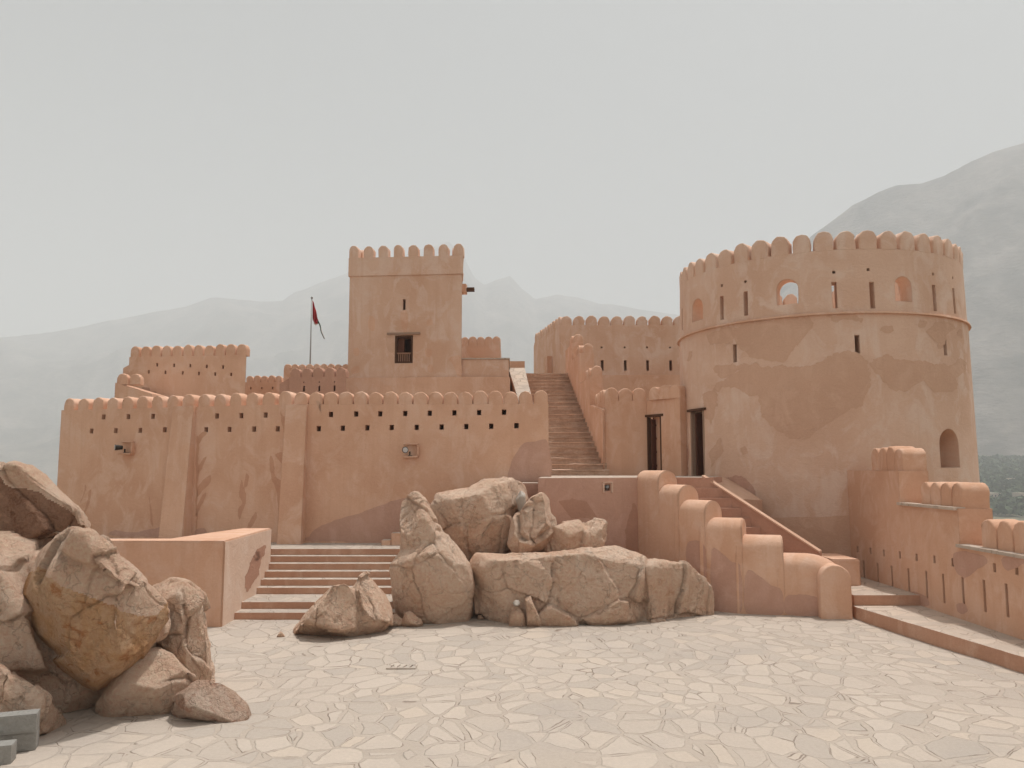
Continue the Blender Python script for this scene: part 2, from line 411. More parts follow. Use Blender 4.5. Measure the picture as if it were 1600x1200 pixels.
# rocky hill the fort stands on, and the plain round it
PLAIN_Z = -62.0
def hill():
    bm = bmesh.new(); n = 130; ext = 420.0
    g = []
    for i in range(n + 1):
        row = []
        for j in range(n + 1):
            u = (i / n * 2 - 1); v = (j / n * 2 - 1)
            x = ext * math.copysign(abs(u) ** 2.2, u); y = ext * math.copysign(abs(v) ** 2.2, v) + 18
            dx = max(-14 - x, x - 9.6, 0) if y < 21 else max(-17 - x, x - 13, 0)
            dy = max(-11 - y, y - 46, 0); d = math.hypot(dx, dy)
            z = -0.35 - 0.75 * d if d < 30 else -22.85 - (d - 30) * 0.42
            z = max(z, PLAIN_Z - 3)
            if d > 0: z += min(d, 12) * 0.18 * noise.fractal(Vector((x * .06, y * .06, 2)), 1.0, 2.0, 5)
            row.append(bm.verts.new((x, y, z)))
        g.append(row)
    for i in range(n):
        for j in range(n): bm.faces.new((g[i][j], g[i + 1][j], g[i + 1][j + 1], g[i][j + 1]))
    return tag(obj('hill', bm, M['hill'], smooth=True), kind='structure')
hill()
sheet('ground', [(-9000, -9000), (9000, -9000), (9000, 9000), (-9000, 9000)], PLAIN_Z, M['plain'])

def lerp_prof(prof, k):
    if k <= prof[0][0]: return prof[0][1]
    for (a, x), (b, y) in zip(prof, prof[1:]):
        if k <= b: return x + (y - x) * (k - a) / (b - a)
    return prof[-1][1]
def mountain(name, prof_px, dist_l, dist_r, front, rough, nk, nr, kext, seed, base=PLAIN_Z - 5):
    """range whose skyline passes through the given pixels; prof_px = [(px,py)...]"""
    prof = []
    for px, py in prof_px:
        d = ray(px, py); prof.append((d.x / d.y, d.z / d.y))
    k0, k1 = prof[0][0] - kext, prof[-1][0] + kext
    bm = bmesh.new(); g = []
    for i in range(nk + 1):
        k = k0 + (k1 - k0) * i / nk
        f = min(1, max(0, (k - prof[0][0]) / (prof[-1][0] - prof[0][0])))
        Y = dist_l + (dist_r - dist_l) * f
        H = lerp_prof(prof, k) * Y + EYE - base
        if k < prof[0][0]: H *= max(0.25, 1 - (prof[0][0] - k) * 1.0)
        row = []
        for j in range(nr + 1):
            s = j / nr                      # 0 foot, 0.7 crest, 1 behind
            y = Y - front + front * s / 0.7
            x = k * y
            q = Vector((x / 900.0, y / 900.0, seed))
            rd = 0.0; am = 1.0; fr = 1.0
            for _ in range(6):
                rd += am * (1 - 2 * abs(noise.noise(q * fr))) ; am *= 0.5; fr *= 2.03
            up = min(1.0, s / 0.7) if s <= 0.7 else max(0.0, 1 - (s - 0.7) / 0.55)
            sh = up ** 1.25
            z = base + H * sh + rough * H * (rd - 0.9) * (sh * (1 - sh) * 3.2 + 0.14 * sh)
            row.append(bm.verts.new((x, y, z)))
        g.append(row)
    for i in range(nk):
        for j in range(nr): bm.faces.new((g[i][j], g[i + 1][j], g[i + 1][j + 1], g[i][j + 1]))
    bmesh.ops.recalc_face_normals(bm, faces=bm.faces)
    return tag(obj(name, bm, M['mountain'], smooth=True), kind='structure')
mountain('mountains', [(-60, 540), (0, 528), (60, 524), (130, 512), (200, 497), (250, 487), (290, 482), (330, 470), (390, 470), (440, 471), (462, 458), (500, 441), (543, 425), (640, 400), (700, 385), (722, 402), (740, 436), (757, 450), (780, 440), (797, 434), (815, 455), (835, 472), (870, 462), (900, 466), (940, 478), (985, 482), (1040, 490), (1100, 500), (1250, 560)],
         3900, 4300, 2100, 0.17, 420, 90, 0.25, 3.3)
mountain('mountain', [(1120, 520), (1200, 430), (1270, 362), (1330, 318), (1372, 296), (1400, 287), (1440, 286), (1475, 277), (1510, 262), (1560, 246), (1600, 233), (1700, 200), (1900, 160)],
         2150, 1900, 950, 0.16, 300, 110, 0.05, 9.1)

# gently rising foot of the mountain with an oasis of palms
def foot_z(x, y): return PLAIN_Z - 2 + max(0, y - 250) * .0865 + 1.5 * noise.noise(Vector((x * .01, y * .01, 0)))
def foothill():
    bm = bmesh.new(); g = []
    for i in range(61):
        k = .36 + .62 * i / 60; row = []
        for j in range(61):
            y = 230 + 1300 * j / 60; edge = min(1, i / 10, (60 - i) / 10)
            row.append(bm.verts.new((k * y, y, PLAIN_Z - 2 + (foot_z(k * y, y) - PLAIN_Z + 2) * edge)))
        g.append(row)
    for i in range(60):
        for j in range(60): bm.faces.new((g[i][j], g[i + 1][j], g[i + 1][j + 1], g[i][j + 1]))
    return tag(obj('foothill', bm, M['plain'], smooth=True), kind='structure')
foothill()
def oasis():
    bm = bmesh.new(); rnd = random.Random(5)
    for _ in range(4200):
        y = 270 + 900 * rnd.random() ** .8; k = rnd.uniform(0.52, 0.80); x = k * y
        s = rnd.uniform(3.0, 6.0); zc = foot_z(x, y) + s * 0.6
        if noise.noise(Vector((x * .008, y * .008, 0))) < -0.34: continue
        for _ in range(16):
            a = rnd.uniform(0, 2 * pi); e = rnd.uniform(-0.4, 1.4); rr = s * rnd.uniform(.5, 1.0)
            c = Vector((x + rr * cos(a) * cos(e), y + rr * sin(a) * cos(e), zc + rr * 0.7 * sin(e)))
            q = s * rnd.uniform(.25, .5); n1 = Vector((rnd.uniform(-1, 1), rnd.uniform(-1, 1), rnd.uniform(-.3, .6))).normalized() * q
            n2 = n1.cross(Vector((rnd.uniform(-1, 1), rnd.uniform(-1, 1), rnd.uniform(-1, 1)))).normalized() * q
            bm.faces.new([bm.verts.new(c + n1), bm.verts.new(c + n2), bm.verts.new(c - n1), bm.verts.new(c - n2)])
    o = obj('palm_grove', bm, M['leaf'])
    return tag(o, 'dark green palm oasis on the plain at right behind the tower', 'palm grove', kind='stuff')
oasis()
def far_house(px, py, w, d, h, rz, label):
    Y = 300
    while at(px, py, Y).z > foot_z(at(px, py, Y).x, Y): Y += 2
    p = at(px, py, Y); zg = p.z - 5; h += 8
    t = thing('house', label, 'house', (p.x, p.y, zg), 'pale village houses among the palms')
    bm = bmesh.new(); box(bm, (p.x, p.y, zg + h / 2), (w, d, h), rz); obj('wall', bm, M['house'], t)
    bm = bmesh.new(); box(bm, (p.x, p.y, zg + h + .3), (w + .5, d + .5, .6), rz); obj('roof', bm, M['house'], t)
    for s in (-.3, 0, .3):
        bm = bmesh.new(); c = Vector((p.x, p.y, 0)) + Matrix.Rotation(rz, 3, 'Z') @ Vector((s * w, -d / 2, 0))
        box(bm, (c.x, c.y, zg + h - 1.8), (1.2, .2, 1.4), rz); obj('window', bm, M['pane'], t)
far_house(1549, 784, 12, 9, 4, .3, 'pale flat-roofed house in the palm oasis, just right of the round tower')
far_house(1596, 786, 9, 9, 5, .1, 'pale flat-roofed house in the palm oasis at the right photo edge')
far_house(1572, 757, 14, 8, 3, -.2, 'low pale house farther off in the palm oasis, behind the two nearer ones')

# ================================================================== TERRACES, PLATFORMS
TER = 1.12
bm = bmesh.new(); prism(bm, [(-13.2, 19.82), (-0.6, 19.82), (-0.6, 23.5), (-13.2, 23.5)], -0.3, TER, top_mat=1)
tag(obj('terrace', bm, [M['riser'], M['paving']]), kind='structure')
bm = bmesh.new(); prism(bm, [(-13.0, 24.1), (-7, 22.4), (0.0, 22.1), (0.0, 45), (-13.0, 45)], 1.0, 3.9, top_mat=1)
tag(obj('upper_terrace', bm, [M['wall'], M['paving']]), kind='structure')
PLZ = 2.86
# ------------------------------------------------------------------ courtyard steps on the left
st = thing('courtyard_steps', 'wide flight of low orange steps rising from the paved court to the terrace at left', 'steps', (-3.5, 16.3, 0))
ys = []
def y_at(py, z): return atz(520, py, z).y
risers = [(967, 0.0), (953, 0.14)]
Yf = [16.76, 17.2, 18.26, 18.57, 18.88, 19.19, 19.5, 19.8]
zt = [0.14 * (i + 1) for i in range(8)]
for i in range(8):
    y1 = Yf[i + 1] + 0.02 if i < 7 else 19.34
    if i == 7: y1 = 19.315 + 0.3
    xl = -5.66 - 0.02 * i
    bm = bmesh.new()
    z1 = zt[i] if i < 7 else TER + 0.004
    yb = Yf[i + 1] if i < 7 else Yf[i] + 0.004
    if i == 7: Yf7 = Yf[i] - 0.30
    n = 26; x0, x1 = xl - 0.3, (-2.3 if i < 3 else -1.2)
    # slab with slightly worn front edge
    top = []; rng = random.Random(i)
    for k in range(n + 1):
        x = x0 + (x1 - x0) * k / n; top.append((x, Yf[i] - 0.012 * noise.noise(Vector((x * 1.5, i, 0)))))
    pts = top + [(x1, 19.79), (x0, 19.79)] if i < 7 else top + [(x1, 20.1), (x0, 20.1)]
    if i == 7: pts = [(x, y - 0.0) for x, y in top] + [(x1, 20.1), (x0, 20.1)]
    zb = (zt[i - 1] if i else -0.2) - (0.02 if i else 0)
    yback = 19.31
    prism(bm, pts, zb, z1, top_mat=1)
    o = obj('step', bm, [M['riser'], M['paving']], st)
# top step replaces the terrace lip
# ------------------------------------------------------------------ parapet beside the steps
pp = thing('low_parapet', 'plain orange waist-high parapet wall left of the courtyard steps, pale top', 'low wall', (-6, 15.5, 0))
bm = bmesh.new()
prism(bm, [(-10.6, 16.05), (-5.68, 16.0), (-5.76, 19.35), (-6.45, 19.35), (-6.72, 18.2), (-7.0, 16.55), (-10.6, 16.5)], -0.2, 1.66)
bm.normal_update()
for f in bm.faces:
    if f.normal.x > .95: f.material_index = 1  # sunlight on this side put into a paler plaster colour
bmesh.ops.bevel(bm, geom=[e for e in bm.edges], offset=0.025, segments=2, affect='EDGES')
obj('wall_body', bm, [M['wall'], M['keep_sunlit']], pp)
bm = bmesh.new(); prism(bm, [(-6.47, 15.75), (-5.76, 15.75), (-5.84, 19.3), (-6.5, 19.3)], 0.1, 1.1)
# rough broken plaster on its right face near the steps
for k, ol in enumerate([[(384, 905), (392, 880), (404, 862), (409, 868), (405, 893), (395, 915), (386, 925)], [(397, 868), (405, 857), (413, 852), (412, 866), (404, 880)]]):
    patch(pp, 'broken_plaster', ol, plane_hit((-5.68, 16.0, 0), (1, 0.0239, 0)), M['stain_shade'], 2.5, 2.6, 50 + k)
for f in (0,):
    bm.free()

# ------------------------------------------------------------------ platform before the big stairs
pf = thing('stair_platform', 'reddish plastered platform wall below the long stairs, with a small square niche', 'platform', (2, 18.6, 0))
bm = bmesh.new()
PF = [(0.62, 18.82), (0.80, 18.80), (3.12, 19.70), (4.0, 20.5), (4.65, 19.75), (5.6, 21.4), (5.6, 25.5), (0.2, 25.5), (0.2, 21.9), (0.78, 21.2)]
prism(bm, PF, [-.2] * 10, [PLZ] * 10, top_mat=1)
for v in bm.verts:
    if v.co.z < 0 and v.co.x < 0.9 and v.co.y < 19.2: v.co.x -= 0.10; v.co.y -= 0.12
body = obj('platform_body', bm, [M['damp'], M['ledge']], pf)
cb = bmesh.new(); PN = Vector((-.362, .932, 0)); pn = atplane(949, 762, (0.8, 18.80, 0), PN); rp_ = math.atan2(.362, .932); box(cb, pn, (0.15, 0.36, 0.15), rp_); carve(body, cb)
bm = bmesh.new(); fx = Vector((.932, .362, 0)); f0 = pn - PN * .015
box(bm, f0 + Vector((0, 0, .125)), (.28, .05, .035), rp_); box(bm, f0 - fx * .115 + Vector((0, 0, -.006)), (.05, .04, .225), rp_); box(bm, f0 + fx * .115 + Vector((0, 0, -.006)), (.05, .04, .225), rp_)
obj('niche_frame', bm, M['tower'], pf)
hitp = plane_hit((0.8, 18.80, 0), PN)
patch(pf, 'damp_stain', [(860, 795), (885, 778), (930, 790), (960, 800), (945, 815), (900, 810), (880, 818), (862, 812)], hitp, M['stain_shade'], 4, 3, 3)
patch(pf, 'damp_stain', [(985, 790), (998, 800), (1000, 870), (985, 880), (978, 835)], hitp, M['stain_shade'], 4, 3, 4)
# low ledge left of the platform
bm = bmesh.new(); prism(bm, [(-0.9, 19.9), (0.66, 19.9), (0.66, 21.15), (-0.9, 21.15)], 0.9, 2.72, top_mat=1)
tag(obj('stone_ledge', bm, [M['damp'], M['ledge']]), 'pale flat stone ledge behind the boulders at the foot of the long crenellated wall', 'ledge')
# small steps behind tall rock
sb = thing('small_steps', 'two small plastered steps against the main wall, left of the tall leaning boulder', 'steps', (-3.2, 20.5, TER))
for k, (x0, h) in enumerate(((598, .10), (613, .30))):
    a = at(x0, 845, 20.9); bm = bmesh.new(); prism(bm, [(a.x, 20.7), (a.x + .235, 20.7), (a.x + .235, 21.1), (a.x, 21.1)], TER - .05, TER + h * .9 + .04, top_mat=1)
    obj('step', bm, [M['wall'], M['ledge']], sb)

# ================================================================== MAIN WALL
mw = thing('crenellated_wall', 'long orange plastered wall with rounded merlons, two buttresses and two rows of square holes', 'fort wall', (-6, 21.5, TER))
A = at(96, 641, 23.4); B = at(458, 631.5, 21.45); C = at(857, 631, 21.25)
zA = A.z; ZW = B.z
def wall_prism(a, b, t, z0, z1a, z1b, batter=0.0):
    a = Vector((a[0], a[1])); b = Vector((b[0], b[1])); d = (b - a).normalized(); n = Vector((-d.y, d.x))
    bm = bmesh.new(); P = [a, b, b + n * t, a + n * t]
    prism(bm, P, z0, [z1a, z1b, z1b, z1a])
    if batter:
        for v in bm.verts:
            if v.co.z < z0 + .01 and ((Vector((v.co.x, v.co.y)) - a).dot(n) < t / 2):
                v.co.x -= n.x * batter; v.co.y -= n.y * batter
    return bm, n, d
def holes(cb, pix, p0, n, w, h, depth):
    n = Vector((n[0], n[1], 0)).normalized(); out = []
    rz = math.atan2(n.y, n.x) - pi / 2
    for px, py in pix:
        q = atplane(px, py, (p0[0], p0[1], 0), n); out.append(q)
        box(cb, q + n * 0.0, (w, depth * 2, h), rz)
    return out
bm1, nA, dA = wall_prism(A, B, 0.8, 0.9, zA, ZW)
w1 = obj('wall_body', bm1, M['wall'], mw)
cb = bmesh.new()
up1 = [(162, 651.5), (200.5, 651), (239, 650.5), (339, 650), (377, 649.5), (415, 648.5)]
lo1 = [(143, 673.5), (181, 673), (219, 672.5), (257.5, 671.5), (322, 671.5), (358.5, 671), (397, 670.5), (434, 670)]
holes(cb, up1 + lo1, A, nA, 0.12, 0.14, 0.55); carve(w1, cb)
bm2, nB, dB = wall_prism(B, C, 0.8, 0.9, ZW, C.z)
w2 = obj('wall_body', bm2, M['wall'], mw)
cb = bmesh.new()
up2 = [(517, 647.5), (556.5, 646.8), (594, 646.5), (633, 646), (671.5, 645.5), (710, 645), (748.5, 644.5), (787.5, 644)]
lo2 = [(498, 669.8), (535.5, 669), (574, 668.5), (612, 668), (651, 667.8), (690, 667.2), (728.5, 666.5), (767.5, 666), (807, 665)]
holes(cb, up2 + lo2, B, nB, 0.112, 0.14, 0.55); carve(w2, cb)
mm = loaf_set(0.375, 0.345, 0.42, M['wall'])
battlement(mw, (A.x, A.y), (B.x, B.y), (zA, ZW), 15, mm, 0.212, 3)
battlement(mw, (B.x, B.y), (C.x, C.y), (ZW, C.z), 17, mm, 0.212, 4)
# buttresses
def buttress(xl, xr, ytop, xlb, xrb, ybase, pl, n):
    n = Vector((n[0], n[1], 0)); hit = plane_hit((pl[0], pl[1], 0), n)
    tl, tr = hit(xl, ytop)[0], hit(xr, ytop)[0]
    f = -n
    bm = bmesh.new(); zt_ = tl.z - .02; zb_ = TER - .1
    d = (tr - tl); d.z = 0; d.normalize()
    P0 = Vector((tl.x, tl.y, 0)); P1 = Vector((tr.x, tr.y, 0))
    top = [P0 + f * .10, P1 + f * .10, P1 - f * .05, P0 - f * .05]
    bot = [P0 + f * .42 - d * .03, P1 + f * .42 + d * .03, P1 - f * .05 + d * .03, P0 - f * .05 - d * .03]
    a = [bm.verts.new((p.x, p.y, zb_)) for p in bot]; b = [bm.verts.new((p.x, p.y, zt_)) for p in top]
    bm.faces.new(a[::-1]); bm.faces.new(b)
    for i in range(4): j = (i + 1) % 4; bm.faces.new((a[i], a[j], b[j], b[i]))
    bmesh.ops.recalc_face_normals(bm, faces=bm.faces)
    return obj('buttress', bm, M['wall'], mw)
buttress(273.5, 306, 634, 263, 303, 837, A, nA)
buttress(448, 481, 632, 439, 479, 845, B, nB)
hA = plane_hit((A.x, A.y, 0), (nA.x, nA.y, 0)); hB = plane_hit((B.x, B.y, 0), (nB.x, nB.y, 0))
def P4(l): return [(80 + x / 4, 600 + y / 4) for x, y in l]
cracks = [
    P4([(912, 330), (925, 350), (922, 520), (915, 700), (912, 900), (905, 900), (905, 600), (908, 400)]),
    P4([(920, 330), (950, 300), (975, 305), (945, 345), (922, 380)]),
    P4([(918, 520), (940, 475), (970, 452), (955, 490), (920, 560)]),
    P4([(912, 650), (950, 600), (998, 568), (990, 620), (940, 670), (912, 710)]),
    P4([(910, 790), (935, 710), (968, 678), (952, 730), (912, 830)]),
    P4([(1175, 850), (1165, 790), (1192, 745), (1176, 690), (1188, 595), (1200, 640), (1216, 700), (1205, 770)]),
    P4([(1205, 640), (1215, 560), (1234, 572), (1222, 640)]),
    P4([(612, 700), (622, 740), (637, 878), (626, 878), (616, 780)]),
    P4([(215, 622), (222, 650), (192, 720), (186, 750), (184, 730), (205, 680)]),
    P4([(240, 658), (250, 675), (235, 740), (208, 815), (204, 800), (225, 720)]),
    P4([(1278, 800), (1285, 830), (1262, 885), (1228, 905), (1232, 880), (1256, 830)]),
    P4([(1432, 160), (1446, 200), (1478, 220), (1470, 420), (1455, 420), (1452, 300), (1436, 220)]),
    P4([(1372, 450), (1392, 480), (1400, 570), (1450, 650), (1450, 950), (1428, 880), (1414, 700), (1380, 600), (1368, 520)]),
    P4([(1400, 440), (1452, 430), (1452, 500), (1425, 480)]),
    P4([(395, 915), (540, 925), (735, 885), (735, 950), (385, 950)]),
    P4([(905, 905), (960, 905), (975, 930), (960, 950), (905, 950)]),
]
for i, c in enumerate(cracks):
    patch(mw, 'crack_repair', c, hA, M['wall_patch'] if i not in (14, 15) else M['damp'], 3.0, 1.0, i + 1)
patch(mw, 'plaster_repair', [(484, 838), (500, 822), (560, 802), (618, 781), (640, 778), (700, 800), (700, 846), (484, 845)], hB, M['damp'], 5, 1.5, 21)
patch(mw, 'plaster_repair', [(793, 748), (800, 722), (812, 696), (830, 690), (856, 691), (856, 752), (795, 752)], hB, M['damp'], 5, 1.5, 22)
patch(mw, 'plaster_repair', [(493, 626), (500, 629), (498, 636), (505, 650), (499, 640)], hB, M['patch'], 3, .6, 23)

# floodlights on the wall
def floodlight(px, py, hit, label, turn=-0.5):
    p, n = hit(px, py); ang = math.atan2(n.y, n.x) + pi / 2
    t = thing('floodlight', label, 'floodlight', p, 'floodlights on the main wall')
    s = Vector((cos(ang), sin(ang), 0)); up = Vector((0, 0, 1))
    bm = bmesh.new()
    c = p + s * .10 - n * .02
    box(bm, c + n * .10 - up * .17, (.40, .24, .05), ang)
    box(bm, c + s * .19 + n * .07 , (.05, .18, .29), ang); box(bm, c + n * .05 + up * .17, (.40, .14, .04), ang)
    bmesh.ops.bevel(bm, geom=bm.edges[:], offset=.01, segments=1, affect='EDGES')
    obj('niche_box', bm, M['wall'], t)
    bm = bmesh.new(); box(bm, c + n * .16 - s * .02 - up * .09, (.03, .03, .12), ang); box(bm, c + n * .10 - s * .02 - up * .14, (.10, .12, .02), ang)
    obj('bracket', bm, M['dark_metal'], t)
    hd = p + n * .24 - s * .04 + up * .01; a2 = ang + turn
    bm = bmesh.new(); r = bmesh.ops.create_cone(bm, cap_ends=True, segments=18, radius1=.055, radius2=.085, depth=.20)
    mt = Matrix.Translation(hd) @ Matrix.Rotation(a2, 4, 'Z') @ Matrix.Rotation(R(90), 4, 'X')
    bmesh.ops.transform(bm, matrix=mt, verts=bm.verts)
    h = obj('lamp_head', bm, M['dark_metal'], t)
    d = (Matrix.Rotation(a2, 3, 'Z') @ Vector((0, -1, 0)))
    bm = bmesh.new(); bmesh.ops.create_cone(bm, cap_ends=True, segments=18, radius1=.068, radius2=.068, depth=.012)
    bmesh.ops.transform(bm, matrix=Matrix.Translation(hd + d * .105) @ Matrix.Rotation(a2, 4, 'Z') @ Matrix.Rotation(R(90), 4, 'X'), verts=bm.verts)
    obj('lens', bm, M['glass'], h)
floodlight(197, 700, hA, 'small floodlight in a plaster box on the main wall, left of both buttresses', -0.7)
floodlight(637, 704, hB, 'small floodlight in a plaster box on the main wall, right of both buttresses', 0.3)
# lamp in the platform niche
t = thing('niche_lamp', 'small dark lamp inside the square niche of the reddish platform wall', 'lamp', (pn.x, pn.y + .08, pn.z))
bm = bmesh.new(); bmesh.ops.create_cone(bm, cap_ends=True, segments=14, radius1=.03, radius2=.045, depth=.10)
bmesh.ops.transform(bm, matrix=Matrix.Translation((pn.x, pn.y + .07, pn.z + .01)) @ Matrix.Rotation(R(70), 4, 'X'), verts=bm.verts); obj('lamp_head', bm, M['metal'], t)
bm = bmesh.new(); box(bm, (pn.x, pn.y + .08, pn.z - .045), (.02, .02, .06)); obj('bracket', bm, M['metal'], t)

# ================================================================== ROUND TOWER
TC = Vector((9.40, 24.40)); TR = 4.12
d_ = ray(1366, 487)
ZM = EYE + d_.z / d_.y * (TC.y - TR)
d_ = ray(1270, 392); ZN = EYE + ray(1270, 392).z / ray(1270, 392).y * 20.55    # notch level
print('tower molding z', ZM, 'notch z', ZN)
def cyl_hit(rad):
    def h(px, py):
        d = ray(px, py); a = d.x ** 2 + d.y ** 2; b = -2 * (d.x * TC.x + d.y * TC.y); c = TC.length_squared - rad * rad
        disc = b * b - 4 * a * c
        s = (-b - math.sqrt(max(disc, 0))) / (2 * a); p = CAM + d * s
        n = Vector((p.x - TC.x, p.y - TC.y, 0)).normalized(); return p, n
    return h
tw = thing('round_tower', 'massive round plastered tower with a ring of rounded merlons, arched windows and slits', 'tower', (TC.x, TC.y, 0))
def ring(bm, r0b, r0t, r1, z0, z1, seg=224, cap_in=True, inner_mat=0):
    ob, ot, ib, it = [], [], [], []
    for i in range(seg):
        a = 2 * pi * i / seg; c, s = cos(a), sin(a)
        ob.append(bm.verts.new((TC.x + r0b * c, TC.y + r0b * s, z0))); ot.append(bm.verts.new((TC.x + r0t * c, TC.y + r0t * s, z1)))
        ib.append(bm.verts.new((TC.x + r1 * c, TC.y + r1 * s, z0))); it.append(bm.verts.new((TC.x + r1 * c, TC.y + r1 * s, z1)))
    for i in range(seg):
        j = (i + 1) % seg
        bm.faces.new((ob[i], ob[j], ot[j], ot[i])); f = bm.faces.new((ib[j], ib[i], it[i], it[j])); f.material_index = inner_mat
        bm.faces.new((ot[i], ot[j], it[j], it[i])); bm.faces.new((ob[j], ob[i], ib[i], ib[j]))
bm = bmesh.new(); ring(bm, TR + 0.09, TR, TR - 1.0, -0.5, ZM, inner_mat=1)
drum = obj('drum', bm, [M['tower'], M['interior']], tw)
cb = bmesh.new(); H0 = cyl_hit(TR + .03)
def tslit(px, py, wpx, hpx, depth=1.0, hit=H0):
    p, n = hit(px, py); dist = p.y
    box(cb, p, (wpx, depth * 2, hpx), math.atan2(n.y, n.x) - pi / 2)
tslit(1147.5, 552, .12, .50, .6); tslit(1340, 537.5, .12, .48, .6); tslit(1478, 542, .14, .45, .6)
p, n = H0(1485.5, 730.5); arch_cut(cb, (p.x, p.y, p.z), .80, 1.0, 1.1, math.atan2(n.y, n.x))
# tower door opening
DP, DN = H0(1091, 750)
DA = math.atan2(DN.y, DN.x)
DT = H0(1091, 642)[0].z; DB = DP.z
box(cb, (DP.x, DP.y, (DB + DT) / 2), (0.80, 2.6, DT - DB), DA - pi / 2)
carve(drum, cb)
# inside floor + roof
bm = bmesh.new(); bmesh.ops.create_cone(bm, cap_ends=True, segments=64, radius1=TR - .98, radius2=TR - .98, depth=.3)
bmesh.ops.translate(bm, verts=bm.verts, vec=(TC.x, TC.y, DB - .152)); obj('inner_floor', bm, M['interior'], tw)
bm = bmesh.new(); bmesh.ops.create_cone(bm, cap_ends=True, segments=96, radius1=TR - .35, radius2=TR - .35, depth=.3)
bmesh.ops.translate(bm, verts=bm.verts, vec=(TC.x, TC.y, ZM - .10)); obj('roof', bm, M['tower'], tw)
# molding ring
bm = bmesh.new(); ring(bm, TR + .075, TR + .055, TR - .2, ZM - .05, ZM + .012); obj('string_course', bm, M['wall'], tw)
# parapet ring
PR = TR - 0.015; PT = 0.46
bm = bmesh.new(); ring(bm, PR, PR - .03, PR - PT, ZM - .02, ZN)
par = obj('parapet', bm, M['tower'], tw)
cb = bmesh.new(); H1 = cyl_hit(PR)
for px, py, h in ((1127.5, 481, .68), (1165, 474, .68), (1304, 461, .70), (1363, 461, .70), (1460.5, 465.5, .70), (1491.5, 470, .70)):
    tslit(px, py, .125, h, .5, H1)
tslit(1065.5, 499, .125, .68, .5, H1)
for px, py in ((1127, 446), (1164, 440), (1303, 425), (1357, 421), (1459, 428), (1490, 434)):
    tslit(px, py, .07, .07, .3, H1)
def tarch(px, pyb, w, h):
    p, n = H1(px, pyb); arch_cut(cb, (p.x, p.y, p.z), w, h, 1.6, math.atan2(n.y, n.x))
tarch(1089, 501, .62, .66); tarch(1230.5, 475.5, .56, .69); tarch(1413, 471, .50, .67)
# openings on the far side (seen through the near ones)
for da in (62, 88, 118, 150):
    a = R(da); q = Vector((TC.x + PR * cos(a), TC.y + PR * sin(a), ZM + .55)); arch_cut(cb, q, .6, 1.0, 1.6, a)
carve(par, cb)
NM = 46; rnd = random.Random(11)
tm = loaf_set(0.46, 0.50, PT - .03, M['tower'])
for i in range(NM):
    a = 2 * pi * (i + 0.35) / NM; r = PR - .035 - PT / 2 + .02
    place_merlon(tw, tm, (TC.x + r * cos(a), TC.y + r * sin(a), ZN), a + pi / 2, rnd)
# plaster loss patches
def C4(l): return [(1030 + x / 2.728, 340 + y / 2.728) for x, y in l]
tp = [
    C4([(330, 470), (400, 445), (480, 432), (560, 425), (640, 425), (650, 470), (600, 510), (580, 560), (540, 600), (490, 618), (440, 600), (390, 590), (345, 560), (325, 510)]),
    C4([(200, 500), (240, 478), (300, 465), (325, 485), (310, 530), (270, 540), (220, 535)]),
    C4([(710, 422), (790, 412), (860, 430), (860, 442), (800, 432), (760, 437)]),
    C4([(950, 465), (990, 465), (990, 485), (960, 487)]),
    C4([(1140, 475), (1195, 435), (1250, 448), (1265, 475), (1220, 500), (1205, 560), (1190, 565), (1175, 520), (1150, 500)]),
    C4([(340, 628), (520, 630), (650, 625), (740, 590), (830, 570), (880, 610), (900, 680), (880, 760), (860, 800), (760, 815), (700, 790), (645, 785), (665, 880), (640, 935), (560, 940), (500, 900), (440, 850), (425, 770), (360, 740), (280, 720), (250, 738), (235, 720), (300, 680), (350, 655)]),
    C4([(895, 620), (960, 592), (1040, 610), (1110, 607), (1180, 622), (1250, 622), (1286, 598), (1300, 640), (1260, 680), (1270, 720), (1240, 735), (1220, 700), (1170, 740), (1125, 690), (1110, 642), (1075, 647), (1065, 735), (990, 728), (950, 690), (915, 655)]),
    C4([(195, 745), (235, 738), (250, 780), (240, 830), (222, 880), (215, 860), (205, 850), (192, 800)]),
    C4([(258, 945), (276, 950), (262, 1000), (232, 1050), (217, 1060), (222, 990)]),
    C4([(1108, 442), (1140, 438), (1140, 460), (1115, 470)]),
    C4([(125, 570), (142, 568), (135, 605), (120, 612)]),
    C4([(340, 985), (355, 975), (372, 985), (370, 1002), (352, 1006)]),
    C4([(240, 640), (330, 620), (330, 660), (270, 680), (235, 665)]),
    C4([(1275, 480), (1290, 475), (1292, 520), (1280, 515)]),
    [(1133, 750), (1148, 744), (1165, 748), (1178, 762), (1183, 785), (1178, 794), (1160, 780), (1145, 765)],
    [(1064, 700), (1075, 697), (1074, 745), (1064, 750)],
]
Hp = cyl_hit(TR + .045)
def drum_hit(px, py):
    # tapered drum: radius depends on height
    p, n = Hp(px, py); r = TR + 0.09 * (ZM - p.z) / (ZM + .5)
    return cyl_hit(r)(px, py)
for i, c in enumerate(tp):
    patch(tw, 'plaster_patch', c, drum_hit, M['patch'] if i < 14 else M['damp'], 2.4, 3.4 if i < 14 else 2, 60 + i, maxlen=12, off=.006)
patch(tw, 'plaster_patch', [(1175, 812), (1210, 809), (1260, 808), (1320, 806), (1345, 806), (1345, 900), (1290, 905), (1250, 900), (1200, 850)], drum_hit, M['patch'], 6, .7, 90, maxlen=12, off=.006)

